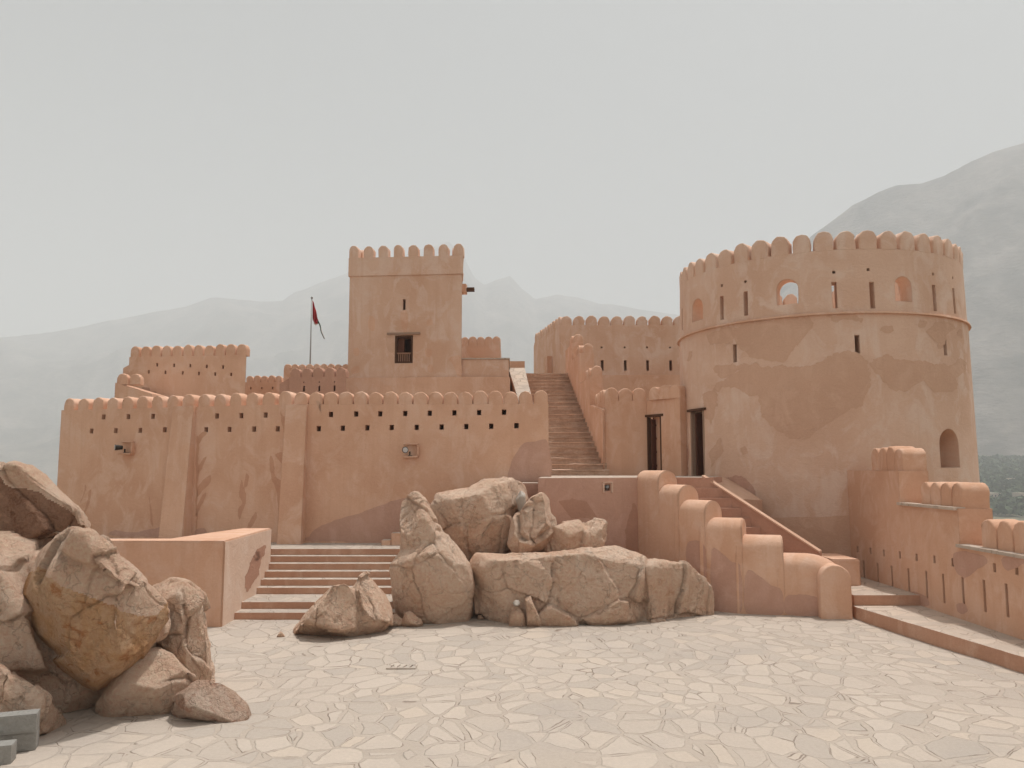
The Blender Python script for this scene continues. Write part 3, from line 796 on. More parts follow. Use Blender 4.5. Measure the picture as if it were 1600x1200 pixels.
def doorway(parent, c, n, w, z0, z1, open_leaf=True, pale=True):
    n = Vector((n[0], n[1], 0)).normalized(); ang = math.atan2(n.y, n.x) + pi / 2
    s = Vector((cos(ang), sin(ang), 0)); c = Vector((c[0], c[1], 0)); h = z1 - z0
    for sg in (-1, 1):
        bm = bmesh.new(); box(bm, c + s * sg * (w / 2 - .035) - n * .07 + Vector((0, 0, z0 + h / 2)), (.065, .14, h - .01), ang)
        obj('door_jamb', bm, M['wood_pale'] if pale else M['wood'], parent)
    bm = bmesh.new(); box(bm, c - n * .02 + Vector((0, 0, z1 + .035)), (w + .20, .14, .07), ang); obj('lintel', bm, M['wood'], parent)
    bm = bmesh.new(); box(bm, c - n * .05 + Vector((0, 0, z0 + .03)), (w - .15, .2, .06), ang); obj('threshold', bm, M['wood_pale'], parent)
    bm = bmesh.new(); hx = c - s * (w / 2 - .08) - n * .42
    box(bm, hx + Vector((0, 0, z0 + h / 2)), (.05, .62, h - .12), ang + .12)
    for k in range(4): box(bm, hx + s * .035 + Vector((0, 0, z0 + .25 + k * (h - .5) / 3)), (.03, .58, .06), ang + .12)
    obj('door_leaf', bm, M['wood_red'], parent)
doorway(tw, (DP.x + DN.x * .0, DP.y + DN.y * .0), DN, .80, DB, DT)

# ================================================================== GATE WALL beside the tower (small bastion)
gw = thing('bastion_wall', 'small square bastion with rounded merlons and a narrow dark door beside the round tower', 'fort wall', (4.4, 25, PLZ))
GA = at(945, 626, 25.2); GB = at(1010, 624, 25.2); GC = at(1062, 617, 23.9)
gz = GA.z
bm = bmesh.new(); prism(bm, [(GA.x, GA.y), (GB.x, GB.y), (GB.x, GB.y + .5), (GA.x + .5, GA.y + .5), (GA.x + .3, 30.0), (GA.x - .28, 30.0)], PLZ - .2, gz)
obj('wall_body', bm, M['wall'], gw)
d = Vector((GC.x - GB.x, GC.y - GB.y)); dn = d.normalized(); nn = Vector((-dn.y, dn.x))
bm = bmesh.new(); prism(bm, [(GB.x, GB.y), (GC.x, GC.y), (GC.x + nn.x * .45, GC.y + nn.y * .45), (GB.x + nn.x * .45 , GB.y + nn.y * .45)], PLZ - .2, gz + .003)
w3 = obj('wall_body', bm, M['wall'], gw)
gp = atplane(1022.5, 733, (GB.x, GB.y, 0), Vector((nn.x, nn.y, 0)))
gt = atplane(1022.5, 651, (GB.x, GB.y, 0), Vector((nn.x, nn.y, 0)))
cb = bmesh.new(); box(cb, (gp.x, gp.y, (PLZ + .06 + gt.z) / 2), (.70, .60, gt.z - PLZ - .06), math.atan2(dn.y, dn.x)); carve(w3, cb)
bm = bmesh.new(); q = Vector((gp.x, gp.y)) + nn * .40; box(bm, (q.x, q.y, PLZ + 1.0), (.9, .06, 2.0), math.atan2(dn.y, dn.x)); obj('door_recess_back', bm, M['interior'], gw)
doorway(gw, (gp.x, gp.y), (-nn.x, -nn.y), .70, PLZ + .06, gt.z, pale=False)
gm = loaf_set(0.43, 0.40, 0.34, M['wall'])
battlement(gw, (GA.x, GA.y), (GB.x, GB.y), gz, 3, gm, .172, 5)
battlement(gw, (GB.x + .02, GB.y - .35), (GC.x, GC.y), gz + .003, 3, gm, .172, 6)
battlement(gw, (GA.x - .1, GA.y + 2.2), (GA.x, GA.y + .38), gz, 4, gm, .172, 7)

# ================================================================== THE LONG STAIRS
ls = thing('long_stairs', 'long straight flight of worn reddish stone stairs climbing between two walls', 'stairs', (1.9, 24.5, PLZ))
NS = 23; Y0s, Y1s = 24.6, 34.2
XR0, XR1 = (145 / F) * 24.6, (86 / F) * 34.2
XL0, XL1 = 1.02, 0.72
ZT = EYE + ray(850, 585).z / ray(850, 585).y * Y1s
rnd = random.Random(4)
for i in range(NS):
    f0 = i / NS; y = Y0s + (Y1s - Y0s) * f0; z1 = PLZ + (ZT - PLZ) * (i + 1) / NS; z0 = PLZ + (ZT - PLZ) * i / NS - .05
    xl = XL0 + (XL1 - XL0) * f0 - .25; xr = XR0 + (XR1 - XR0) * f0 + .12
    bm = bmesh.new(); n = 9; fr = []
    for k in range(n + 1):
        x = xl + (xr - xl) * k / n; fr.append((x, y + rnd.uniform(-.025, .02)))
    yb = Y0s + (Y1s - Y0s) * (i + 1) / NS + .1
    zz = [z1 + rnd.uniform(-.014, .014) for _ in fr] + [z1, z1]
    # closed top from worn slabs
    fr2 = [(x, yy_ + .035) for x, yy_ in fr]
    prism(bm, fr2 + [(xr, yb), (xl, yb)], z0, z1 - .055)
    prism(bm, fr + [(xr, yb), (xl, yb)], z1 - .05, zz, top_mat=1, mat=1 if i % 3 else 0)
    bmesh.ops.triangulate(bm, faces=[f for f in bm.faces if len(f.verts) > 4])
    es = [e for e in bm.edges if all(v.co.z > z1 - .03 and v.co.y < y + .05 for v in e.verts) and abs(e.verts[0].co.x - e.verts[1].co.x) > .05]
    bmesh.ops.bevel(bm, geom=es, offset=.028, segments=2, affect='EDGES')
    obj('step', bm, [M['stair'], M['stair_pale']], ls)
# floor slab under and behind stairs
bm = bmesh.new(); prism(bm, [(0.2, 34.25), (2.45, 34.25), (2.45, 37.9), (0.2, 37.9)], 1, ZT - .01)
tag(obj('upper_court', bm, M['paving']), kind='structure')
# right stringer wall: stepped with merlons
sw = thing('stair_wall', 'stepped parapet wall with clusters of rounded merlons, right of the long stairs', 'fort wall', (2.8, 27, PLZ))
def xr_at(y): return XR0 + (XR1 - XR0) * (y - Y0s) / (Y1s - Y0s)
def zs_at(y): return PLZ + (ZT - PLZ) * (y - Y0s) / (Y1s - Y0s)
segs = [  # (px left of front face, px right, py top of merlon, py base of wall end, front Y, back Y)
    (927, 943, 572, 0, 27.6, 30.2), (910, 929, 537, 0, 30.2, 32.3), (889, 913, 522, 0, 32.3, 34.6)]
sm_ = loaf_set(0.40, 0.36, 0.34, M['wall'])
# lower sloping body
bm = bmesh.new()
xa, xb = xr_at(24.9), xr_at(27.6)
prism(bm, [(xa, 24.95), (GA.x + .0, 25.15), (GA.x + .3, 27.6), (xb, 27.6)], PLZ - .2, [gz - .3, gz - .3, gz + .05, gz + .05])
obj('wall_body', bm, M['wall'], sw)
for k, (pl, pr, pt, _, ya, yb) in enumerate(segs):
    top = EYE + ray(pl, pt).z / ray(pl, pt).y * ya
    x0, x1 = xr_at(ya), xr_at(yb); wdt = (pr - (800 + x0 / ya * F)) / F * ya
    wdt = max(.42, min(.75, wdt)); zt_ = top - .36
    bm = bmesh.new(); prism(bm, [(x0, ya), (x0 + wdt, ya), (x1 + wdt, yb + .02), (x1, yb + .02)], PLZ - .2 + k * .001, zt_)
    obj('wall_body', bm, M['wall'], sw)
    battlement(sw, (x0 + .01, ya + 1.75), (x0 + .01, ya + .35), zt_, 3, sm_, .172, 20 + k)
    battlement(sw, (x0 + wdt - .42, ya), (x0 + wdt, ya), zt_, 1, sm_, .172, 30 + k)
# left stringer: wall with pale sloping coping
lw = thing('sloping_stair_wall', 'low side wall left of the long stairs with a sloping pale stone top', 'wall', (0.3, 29, 3.9))
a1 = at(795, 577, 33.0); a2 = at(819, 577, 33.0); b1 = at(815, 640, 28.0); b2 = at(834, 640, 28.0)
bm = bmesh.new()
prism(bm, [(b1.x, b1.y), (b2.x, b2.y), (a2.x, a2.y), (a1.x, a1.y)], 1.0, [b1.z, b2.z, a2.z, a1.z])
obj('wall_body', bm, M['wall'], lw)
bm = bmesh.new()
prism(bm, [(b1.x - .02, b1.y - .01), (b2.x + .02, b2.y - .01), (a2.x + .02, a2.y), (a1.x - .02, a1.y)], [b1.z + .002, b2.z + .002, a2.z + .002, a1.z + .002], [b1.z + .06, b2.z + .06, a2.z + .06, a1.z + .06])
obj('coping', bm, M['ledge'], lw)

# ================================================================== KEEP (square tower)
kp = thing('square_tower', 'tall square plastered tower with eight rounded merlons and a wooden window', 'tower', (-4, 30, 3.9))
KL = at(543, 592, 30.3); KR = at(721, 592, 29.9)
kd = Vector((KR.x - KL.x, KR.y - KL.y)).normalized(); kn = Vector((-kd.y, kd.x)); KW = 4.0
zc = at(632, 402, 30.15).z; zb1 = at(632, 430, 30.15).z; zb0 = at(632, 590.5, 30.15).z
def kbox(z0, z1, grow, bm=None):
    bm = bm or bmesh.new(); a = Vector((KL.x, KL.y)) - kd * grow - kn * grow; b = Vector((KR.x, KR.y)) + kd * grow - kn * grow
    prism(bm, [a, b, b + kn * (KW + 2 * grow) - kd * .70, a + kn * (KW + 2 * grow)], z0, z1); return bm
kb = obj('shaft', kbox(zb0, zb1, 0), M['keep'], kp)
cb = bmesh.new(); hK = plane_hit((KL.x, KL.y, 0), (kn.x, kn.y, 0)); rk = math.atan2(kd.y, kd.x)
box(cb, hK(631.5, 476)[0], (.10, 1.0, .42), rk)
q0 = hK(631, 567.5)[0]; q1 = hK(631, 524)[0]; wc = (q0 + q1) / 2; WH = q1.z - q0.z; WW = .70
box(cb, wc, (WW, 2.4, WH), rk); carve(kb, cb)
band = obj('parapet_band', kbox(zb1 - .02, zc, .045), M['keep'], kp)
# hollow feel: roof recess not visible from below
km = loaf_set(0.385, 0.48, 0.40, M['keep'])
def kc(u, v): return Vector((KL.x, KL.y)) + kd * u + kn * v
KWX = (Vector((KR.x, KR.y)) - Vector((KL.x, KL.y))).length
rnd = random.Random(8)
for i in range(8):
    u = -0.045 + .19 + (KWX + .09 - .38) * i / 7
    for v, rr in ((-.045 + .21, 0), (KW + .045 - .21, 0)):
        p = kc(u * (1 - .66 / KWX * (v / KW if v > 1 else 0)), v); place_merlon(kp, km, (p.x, p.y, zc), rk, rnd)
for i in range(1, 7):
    v = -0.045 + .19 + (KW + .09 - .38) * i / 7
    for u in (-.045 + .21, KWX + .045 - .21 - .66 * v / KW):
        p = kc(u, v); place_merlon(kp, km, (p.x, p.y, zc), rk + pi / 2, rnd)
patch(kp, 'plaster_patch', [(606, 525), (615, 526), (616, 545), (612, 552), (605, 545), (603, 530)], hK, M['patch'], 3, .8, 31)
for k, ol in enumerate(([(628, 486), (636, 486), (638, 500), (634, 520), (630, 520), (625, 500)], [(700, 560), (712, 555), (720, 560), (721, 590), (714, 588), (708, 570)],
                        [(578, 495), (586, 498), (585, 518), (578, 515)], [(668, 500), (676, 500), (676, 508), (668, 508)], [(552, 545), (560, 543), (561, 555), (553, 555)], [(550, 575), (560, 572), (562, 582), (552, 584)], [(665, 546), (674, 545), (675, 556), (666, 556)], [(668, 572), (676, 570), (677, 580), (669, 581)])):
    patch(kp, 'weather_stain', ol, hK, M['wall'], 3, 1.4, 32 + k)
# window
wn = obj('window', (lambda b: (box(b, wc + Vector((kd.x, kd.y, 0)) * -(WW / 2 - .035) + Vector((kn.x, kn.y, 0)) * .06, (.07, .12, WH - .01), rk), box(b, wc + Vector((kd.x, kd.y, 0)) * (WW / 2 - .035) + Vector((kn.x, kn.y, 0)) * .06, (.07, .12, WH - .01), rk), box(b, wc + Vector((kn.x, kn.y, 0)) * .06 + Vector((0, 0, WH / 2 - .04)), (WW - .16, .12, .06), rk), box(b, wc + Vector((kn.x, kn.y, 0)) * .06 - Vector((0, 0, WH / 2 - .04)), (WW - .16, .12, .06), rk), b)[-1])(bmesh.new()), M['wood'], kp)
bm = bmesh.new(); zr = wc.z - WH * .14
box(bm, (wc.x, wc.y + .05, zr), (WW - .17, .06, .05), rk)
for i in range(6):
    s = -(WW - .2) / 2 + (WW - .2) * (i + .5) / 6; c = Vector((wc.x, wc.y + .05, 0)) + Vector((kd.x, kd.y, 0)) * s
    box(bm, (c.x, c.y, (zr + wc.z - WH / 2) / 2 + .01), (.035, .035, zr - (wc.z - WH / 2) - .07), rk)
obj('balustrade', bm, M['wood_mid'], wn)
bm = bmesh.new(); box(bm, wc + Vector((kd.x, kd.y, 0)) * -(WW * .24) + Vector((kn.x, kn.y, 0)) * .2, (WW * .42, .04, WH - .16), rk); obj('shutter', bm, M['wood_red'], wn)
bm = bmesh.new(); box(bm, wc + Vector((kn.x, kn.y, 0)) * 1.0, (WW, .04, WH), rk); obj('room_shade_sheet', bm, M['interior'], wn)  # dark sheet standing in for the shade inside the window
q = hK(631, 521.5)[0]; bm = bmesh.new(); box(bm, q - Vector((kn.x, kn.y, 0)) * .03, (1.28, .12, .07), rk); obj('lintel', bm, M['wood_pale'], kp)
# spout
sp = thing('water_spout', 'short wooden water spout on a plaster block, right side of the square tower', 'water spout', at(725, 452, 31))
c = at(724, 452, 31.0); bm = bmesh.new(); box(bm, (c.x - .02, c.y, c.z), (.30, .35, .36), rk); obj('block', bm, M['wall'], sp)
c = at(734, 453, 31.0); bm = bmesh.new(); box(bm, (c.x, c.y, c.z), (.36, .2, .12), rk); box(bm, (c.x + .01, c.y, c.z + .08), (.34, .04, .04), rk)
obj('spout', bm, M['wood'], sp)
# plinth of the keep
pt_ = thing('tower_plinth', 'smooth orange plinth wall under the square tower, reaching right to the stairs', 'fort wall', (-3, 29.9, 3.9))
bm = bmesh.new(); e = at(797, 592, 29.9)
prism(bm, [(KL.x - .03, KL.y - .08), (KR.x, KR.y - .08), (e.x, 29.9), (e.x, 34.4), (KL.x - .03, 34.4)], 1.0, zb0 + .01)
obj('wall_body', bm, M['wall'], pt_)
# low annex right of the keep
ax = thing('annex', 'low flat-roofed plastered annex with a pale rim, right of the square tower', 'annex', (-1, 31, zb0))
a = at(721, 590, 30.25); b = at(820, 590, 30.25); ztop = at(770, 562.5, 30.25).z
b_ = at(797, 592, 29.9)
bm = bmesh.new(); prism(bm, [(a.x + .01, 30.06), (at(795, 590, 30.05).x, 30.05), (at(795, 590, 30.05).x, 33.2), (a.x + .01, 33.2)], zb0 + .012, ztop); obj('wall_body', bm, M['keep'], ax)
bm = bmesh.new(); prism(bm, [(at(795, 590, 30.05).x, 30.06), (at(819.5, 590, 33.1).x, 33.02), (at(819.5, 590, 33.1).x, 34.0), (at(795, 590, 30.05).x, 34.0)], at(805, 577, 33).z - .3, ztop - .002)
bm.free()
bm = bmesh.new(); zz2 = at(805, 564, 33.2).z; prism(bm, [(at(794, 575, 33.2).x, 33.25), (at(820, 575, 33.2).x, 33.25), (at(820, 575, 33.2).x, 34.6), (at(794, 575, 33.2).x, 34.6)], 1.0, zz2); obj('wall_body', bm, M['keep'], ax)
bm = bmesh.new(); prism(bm, [(a.x + .01, 30.0), (at(795, 590, 30.05).x + .04, 30.0), (at(795, 590, 30.05).x + .04, 33.25), (a.x + .01, 33.25)], ztop, ztop + .05); obj('coping', bm, M['ledge'], ax)
rp = thing('rear_parapet', 'short crenellated wall just right of the square tower, above the annex', 'fort wall', (-2, 36, 6))
a = at(716, 543, 36); b = at(782, 543, 36); zt_ = at(750, 540, 36).z; zl = at(750, 559, 36).z
bm = bmesh.new(); prism(bm, [(a.x, 36), (b.x, 36), (b.x, 39), (a.x, 39)], 1.0, zt_); obj('wall_body', bm, M['keep'], rp)
bm = bmesh.new(); prism(bm, [(a.x, 35.95), (b.x - .12, 35.95), (b.x - .12, 35.998), (a.x, 35.998)], zl - .04, zl + .02); obj('string_course', bm, M['wall'], rp)
rm = loaf_set(.40, .42, .4, M['keep']); battlement(rp, (b.x - 13.6 * 4.6 / F * 36 - .0, 36), (b.x, 36), zt_, 5, loaf_set(.375, .42, .4, M['keep']), .202, 12)

# ================================================================== BUILDING UPPER RIGHT
ur = thing('crenellated_building', 'large crenellated block with slits behind the stairs, left of the round tower', 'building', (4, 38, 3))
U1 = at(875, 508, 38); U2 = at(1075, 508, 38); U0 = at(835, 520, 43.5); zu = U1.z
bm = bmesh.new(); prism(bm, [(U1.x, 38), (U2.x + 1, 38), (U2.x + 1, 45), (U0.x, 45), (U0.x, 43.5)], 1.0, zu)
ub = obj('wall_body', bm, M['keep'], ur)
cb = bmesh.new()
for px in (941, 977, 1012, 1048): box(cb, at(px, 571, 38), (.13, 1.0, .50)); box(cb, at(px - 1, 543, 38), (.08, .6, .08))
carve(ub, cb)
zl = at(960, 586.5, 37.9).z
bm = bmesh.new(); prism(bm, [(at(893, 590, 37.9).x, 37.75), (U2.x, 37.75), (U2.x, 37.997), (at(893, 590, 37.9).x, 37.997)], 2.0, zl); obj('plinth', bm, M['wall'], ur)
dU = Vector((U1.x - U0.x, U1.y - U0.y)).normalized()
um = loaf_set(.545, .46, .42, M['keep'])
battlement(ur, (U1.x, 38), (U1.x + .612 * 10, 38), zu, 10, um, .212, 14)
battlement(ur, (U0.x, U0.y), (U1.x, U1.y), zu, 10, loaf_set(.50, .46, .42, M['keep']), .212, 15)
m0 = Vector((U1.x, 38)) - dU * 1.9; nU = Vector((dU.y, -dU.x))
bm = bmesh.new(); q = m0; prism(bm, [q - dU * .3 + nU * .25, q + dU * .3 + nU * .25, q + dU * .3 - nU * .1, q - dU * .3 - nU * .1], 3, zu - 1.3); bmesh.ops.recalc_face_normals(bm, faces=bm.faces); obj('buttress', bm, M['wall'], ur)

# ================================================================== UPPER LEFT WALLS
ul = thing('upper_wall', 'high crenellated wall section with small square holes, behind the main wall at left', 'fort wall', (-12, 30, 3))
a = at(202, 560, 30.6); b = at(385, 560, 30.0); zt_ = at(290, 555.5, 30.2).z
bm = bmesh.new(); prism(bm, [(a.x, a.y), (b.x, b.y), (b.x - 1.5, 34), (a.x, 34)], 1, zt_)
u1 = obj('wall_body', bm, M['wall'], ul)
cb = bmesh.new(); n_ = Vector((-(b.y - a.y), b.x - a.x))
S5 = lambda l: [(160 + x / 5, 500 + y / 5) for x, y in l]
holes(cb, S5([(428, 350), (560, 354), (686, 357), (815, 362), (942, 367), (362, 405), (493, 408), (627, 413), (753, 418), (881, 422), (1006, 425)]), a, n_, .075, .13, .4); carve(u1, cb)
battlement(ul, (a.x, a.y), (b.x, b.y), zt_, 11, loaf_set(.365, .42, .36, M['wall']), .182, 16)
l2 = at(192, 575, 30.6); bm = bmesh.new(); prism(bm, [(l2.x, 30.62), (a.x, 30.62), (a.x, 33), (l2.x, 33)], 1, [at(192, 575, 30.6).z, at(200, 570, 30.6).z, at(200, 570, 30.6).z, at(192, 575, 30.6).z]); obj('wall_body', bm, M['wall'], ul)
l3 = at(180, 598, 28.5); l4 = at(238, 598, 28.5)
bm = bmesh.new(); prism(bm, [(l3.x, 28.5), (l4.x, 28.5), (l4.x, 30.0), (l3.x, 30.0)], 1, [at(180, 598, 28.5).z, at(235, 615, 28.5).z, at(235, 615, 28.5).z, at(180, 598, 28.5).z])
obj('wall_body', bm, M['wall'], ul)
for px in (190, 210):
    q = at(px, 599, 28.5); place_merlon(ul, loaf_set(.40, .36, .3, M['wall'], 1), (q.x, 28.68, q.z - .02), 0, rnd)
hu = plane_hit((a.x, a.y, 0), (n_.x, n_.y, 0))
patch(ul, 'plaster_patch', S5([(310, 530), (365, 530), (375, 555), (418, 560), (415, 572), (335, 568)]), hu, M['stain_shade'], 2, .6, 40)

l_ = thing('low_rear_wall', 'low crenellated wall farthest back, between the high left section and the flagpole', 'fort wall', (-12, 36, 3))
a = at(384, 600, 36); b = at(441, 600, 36); zt_ = at(410, 597, 36).z
bm = bmesh.new(); prism(bm, [(a.x - .5, 36), (b.x + .3, 36), (b.x + .3, 38), (a.x - .5, 38)], 1, zt_)
lb = obj('wall_body', bm, M['wall'], l_); cb = bmesh.new()
for px in (392, 409, 426): box(cb, at(px, 606.5, 36), (.06, .5, .1))
carve(lb, cb); battlement(l_, (a.x, 36), (b.x, 36), zt_, 5, loaf_set(.30, .30, .3, M['wall']), .152, 17)

fw = thing('dark_red_parapet', 'darker red parapet of five tall merlons with slits, left of the square tower', 'fort wall', (-8, 28, 3))
a = at(452, 600, 28.3); b = at(541, 600, 28.0); zt_ = at(500, 588, 28).z
bm = bmesh.new(); prism(bm, [(a.x, a.y), (b.x, b.y), (b.x - .2, 28.6), (a.x, 28.8)], 1, zt_)
fb = obj('wall_body', bm, M['stain_shade'], fw); cb = bmesh.new()
for px in (474, 499, 523.5): box(cb, at(px, 607, 28.15), (.07, .8, .2)); box(cb, at(px, 597, 28.15), (.04, .5, .05))
carve(fb, cb); battlement(fw, (a.x, a.y), (b.x, b.y), zt_, 5, loaf_set(.375, .33, .34, M['stain_shade']), .172, 18)
aw = at(438, 596, 28.6); bm = bmesh.new(); prism(bm, [(at(398, 590, 28.4).x + 0.9, 28.4), (a.x, 28.4), (a.x, 28.8), (at(398, 590, 28.4).x + .9, 28.8)], 1, [at(438, 600, 28.4).z, at(452, 590, 28.4).z, at(452, 590, 28.4).z, at(438, 600, 28.4).z]); obj('wall_body', bm, M['stain_shade'], fw)
bw = thing('rear_merlon_wall', 'crenellated wall behind the dark red parapet, at the foot of the flagpole', 'fort wall', (-8, 32, 3))
a = at(443, 590, 32); b = at(545, 590, 32); zt_ = at(500, 577, 32).z
bm = bmesh.new(); prism(bm, [(a.x, 32), (b.x + .3, 32), (b.x + .3, 34), (a.x, 34)], 1, zt_); obj('wall_body', bm, M['wall'], bw)
battlement(bw, (a.x, 32), (b.x, 32), zt_, 9, loaf_set(.28, .22, .3, M['wall']), .152, 19)

# flagpole and flag
fp = thing('flagpole', 'thin grey flagpole standing left of the square tower', 'flagpole', at(484.5, 572, 33))
p0 = at(484.5, 600, 33); p1 = at(486.5, 466, 33); p0.z = 3.9
bm = bmesh.new(); bmesh.ops.create_cone(bm, cap_ends=True, segments=12, radius1=.045, radius2=.022, depth=(p1.z - p0.z))
bmesh.ops.translate(bm, verts=bm.verts, vec=((p0.x + p1.x) / 2, 33, (p0.z + p1.z) / 2)); obj('pole', bm, M['metal'], fp, True)
bm = bmesh.new(); bmesh.ops.create_uvsphere(bm, u_segments=12, v_segments=8, radius=.05); bmesh.ops.translate(bm, verts=bm.verts, vec=((p0.x + p1.x) / 2, 33, p1.z + .02)); obj('finial', bm, M['metal'], fp, True)
xp = (p0.x + p1.x) / 2
# limp cloth: hangs from the top, blown down to the right
U, V = 40, 10
key = [((487, 469), (487, 500)), ((490, 476), (489.5, 506)), ((493, 488), (491.5, 508)), ((497, 502), (496.5, 505.5)), ((501, 514), (500.0, 516.5)), ((506.5, 530), (504.5, 529))]
bm = bmesh.new(); rows = []
for i in range(U + 1):
    f = i / U * (len(key) - 1); k = min(int(f), len(key) - 2); g = f - k
    (ax0, ay0), (bx0, by0) = key[k]; (ax1, ay1), (bx1, by1) = key[k + 1]
    row = []
    for j in range(V + 1):
        v = j / V; x = (ax0 * (1 - g) + ax1 * g) * (1 - v) + (bx0 * (1 - g) + bx1 * g) * v; y = (ay0 * (1 - g) + ay1 * g) * (1 - v) + (by0 * (1 - g) + by1 * g) * v
        q = at(x, y, 33.0); q.y += .10 * sin(v * 9 + i * .25) * (i / U) + .06 * sin(i * .5); q.x += .035
        row.append(bm.verts.new(q))
    rows.append(row)
for i in range(U):
    for j in range(V):
        fc = bm.faces.new((rows[i][j], rows[i + 1][j], rows[i + 1][j + 1], rows[i][j + 1]))
        fc.material_index = 0 if i < U * .55 else (2 if j > 1 else 1)
        if i < U * .5 and j >= V - 1: fc.material_index = 1
fo = obj('flag', bm, [M['flag_red'], M['flag_white'], M['flag_green']], None, True)
tag(fo, 'limp red flag with a dark green end hanging from the flagpole', 'flag')

# ================================================================== CURVED STAIR WALL with round caps
sp_ = thing('scalloped_stair_wall', 'descending stair wall with seven stepped round-topped caps in front of the round tower', 'stair wall', (5, 17, 0))
P0 = Vector((2.95, 18.30)); U_ = Vector((1.8, -1.1)).normalized(); Nn = Vector((-U_.y, U_.x))   # line of the inner stringer
PATH = [Vector((p[0], p[1] * 1.027)) for p in ((3.09, 19.2), (3.46, 18.55), (3.79, 17.9), (4.23, 17.32), (4.92, 17.0), (5.73, 16.80), (6.50, 16.65))]
WT = 0.55
tops = [(1015, 735), (1045, 757), (1078, 781), (1120, 809), (1180, 836), (1250, 865)]
def node_n(i):
    a = PATH[max(0, i - 1)]; b = PATH[min(6, i + 1)]; d = (b - a).normalized(); return Vector((-d.y, d.x))
for i in range(6):
    a, b = PATH[i], PATH[i + 1]; d = (b - a).normalized(); nrm = Vector((-d.y, d.x)); Ls = (b - a).length
    if nrm.y < 0 and nrm.x < 0: nrm = -nrm
    yy = (a.y + b.y) / 2 + .15
    zt_ = EYE + ray(*tops[i]).z / ray(*tops[i]).y * yy
    ext = 0.05 if i < 5 else 0.50
    bm = bmesh.new(); nL = 14 if i == 5 else 4; seg = 18; rows = []
    s0 = -0.10 if i else -.05
    for k in range(nL + 1):
        s_ = s0 + (Ls + ext - s0) * k / nL; drop = 0.0
        if i == 5:
            q = max(0, (s_ - (Ls - .28)) / (ext + .28)); drop = .55 * (1 - math.sqrt(max(0, 1 - q * q * .96)))
        o = a + d * s_ - nrm * (.030 - .003 * i); row = [(o, -.2)]
        r = (WT + .05) / 2
        for t_ in range(seg + 1):
            an = pi - pi * t_ / seg
            row.append((o + nrm * (r + r * cos(an)), zt_ - r + r * sin(an) - drop))
        row.append((o + nrm * 2 * r, -.2))
        rows.append([bm.verts.new((p.x, p.y, z)) for p, z in row])
    for k in range(nL):
        for j in range(len(rows[0]) - 1): bm.faces.new((rows[k][j], rows[k + 1][j], rows[k + 1][j + 1], rows[k][j + 1]))
    bm.faces.new(rows[0]); bm.faces.new(rows[-1][::-1])
    for k in range(nL): bm.faces.new((rows[k][-1], rows[k + 1][-1], rows[k + 1][0], rows[k][0]))
    bmesh.ops.recalc_face_normals(bm, faces=bm.faces)
    es = list({e for f in bm.faces if len(f.verts) > 10 for e in f.edges if min(v.co.z for v in e.verts) > .3})
    bmesh.ops.bevel(bm, geom=es, offset=.022, segments=2, affect='EDGES')
    o = obj('cap_section', bm, M['wall'], sp_, True); o.data.set_sharp_from_angle(angle=R(45))
def seg_hit(i):
    a, b = PATH[i], PATH[i + 1]; d = (b - a).normalized(); nrm = Vector((-d.y, d.x, 0)); 
    o = a - Vector((nrm.x, nrm.y)) * (.032 - .003 * i)
    return plane_hit((o.x, o.y, 0), nrm)
C7 = lambda l: [(830 + x / 2.807, 700 + y / 2.807) for x, y in l]
patch(sp_, 'worn_plaster', C7([(795, 445), (840, 470), (880, 500), (915, 520), (918, 722), (800, 715), (788, 600)]), seg_hit(3), M['damp'], 4, 1.0, 70)
patch(sp_, 'worn_plaster', C7([(945, 545), (1000, 560), (1050, 600), (1098, 628), (1098, 728), (945, 722)]), seg_hit(4), M['damp'], 4, 1.0, 73)
patch(sp_, 'worn_plaster', C7([(685, 415), (760, 432), (762, 600), (690, 520)]), seg_hit(2), M['damp'], 4, 1.0, 74)
patch(sp_, 'worn_plaster', C7([(1122, 650), (1258, 655), (1258, 738), (1122, 728)]), seg_hit(5), M['damp'], 4, 1.0, 72)
# newel block with arched front
nb = thing('newel_block', 'round-topped plaster block ending the scalloped stair wall at the court', 'newel', (6.58, 16.3, 0))
q0 = atz(1282, 968, 0); q1 = atz(1329, 968, 0); zt_ = at(1303, 890, 16.2).z
wN = (q1 - q0).length; cN = (q0 + q1) / 2
me = loaf_mesh('block', wN, zt_ + .02, .62, M['wall'], 3, 20, .003)
o = bpy.data.objects.new('block', me); COL.objects.link(o); adopt(o, nb); o.location = (cN.x + .08, cN.y + .30, 0.0); o.rotation_euler = (0, 0, -.14)
bm = bmesh.new()

# steps behind that wall up to the tower door
bs = thing('tower_steps', 'narrow plastered steps climbing behind the scalloped wall to the tower door', 'steps', (6, 17.8, 0))
LZ = .46; nst = 14
qA, qB = P0 + Nn * 1.9 + U_ * .80, P0 + Nn * 1.9 + U_ * 3.9
def pth(f):
    f = min(max(f, 0), 1) * 6; k = min(5, int(f)); a = PATH[k].lerp(PATH[k + 1], f - k); return a + node_n(k).lerp(node_n(k + 1), f - k).normalized() * .30
for i in range(nst):
    f1 = 1.0 - i / nst * .98; f0 = 0.0; z1 = LZ + (PLZ - LZ) * ((i + 1) / nst) ** 1.45; z0 = LZ - .3 if i == 0 else LZ + (PLZ - LZ) * (i / nst) ** 1.45 - .01
    bm = bmesh.new(); K = 7
    lo = [pth(f0 + (f1 - f0) * k / K) for k in range(K + 1)]
    prism(bm, lo + [qA.lerp(qB, f1), qA.lerp(qB, f0)], z0, z1 - .002 * (i == nst - 1)); obj('step', bm, M['stain_shade'], bs)  # dark colour carries the shade behind the caps
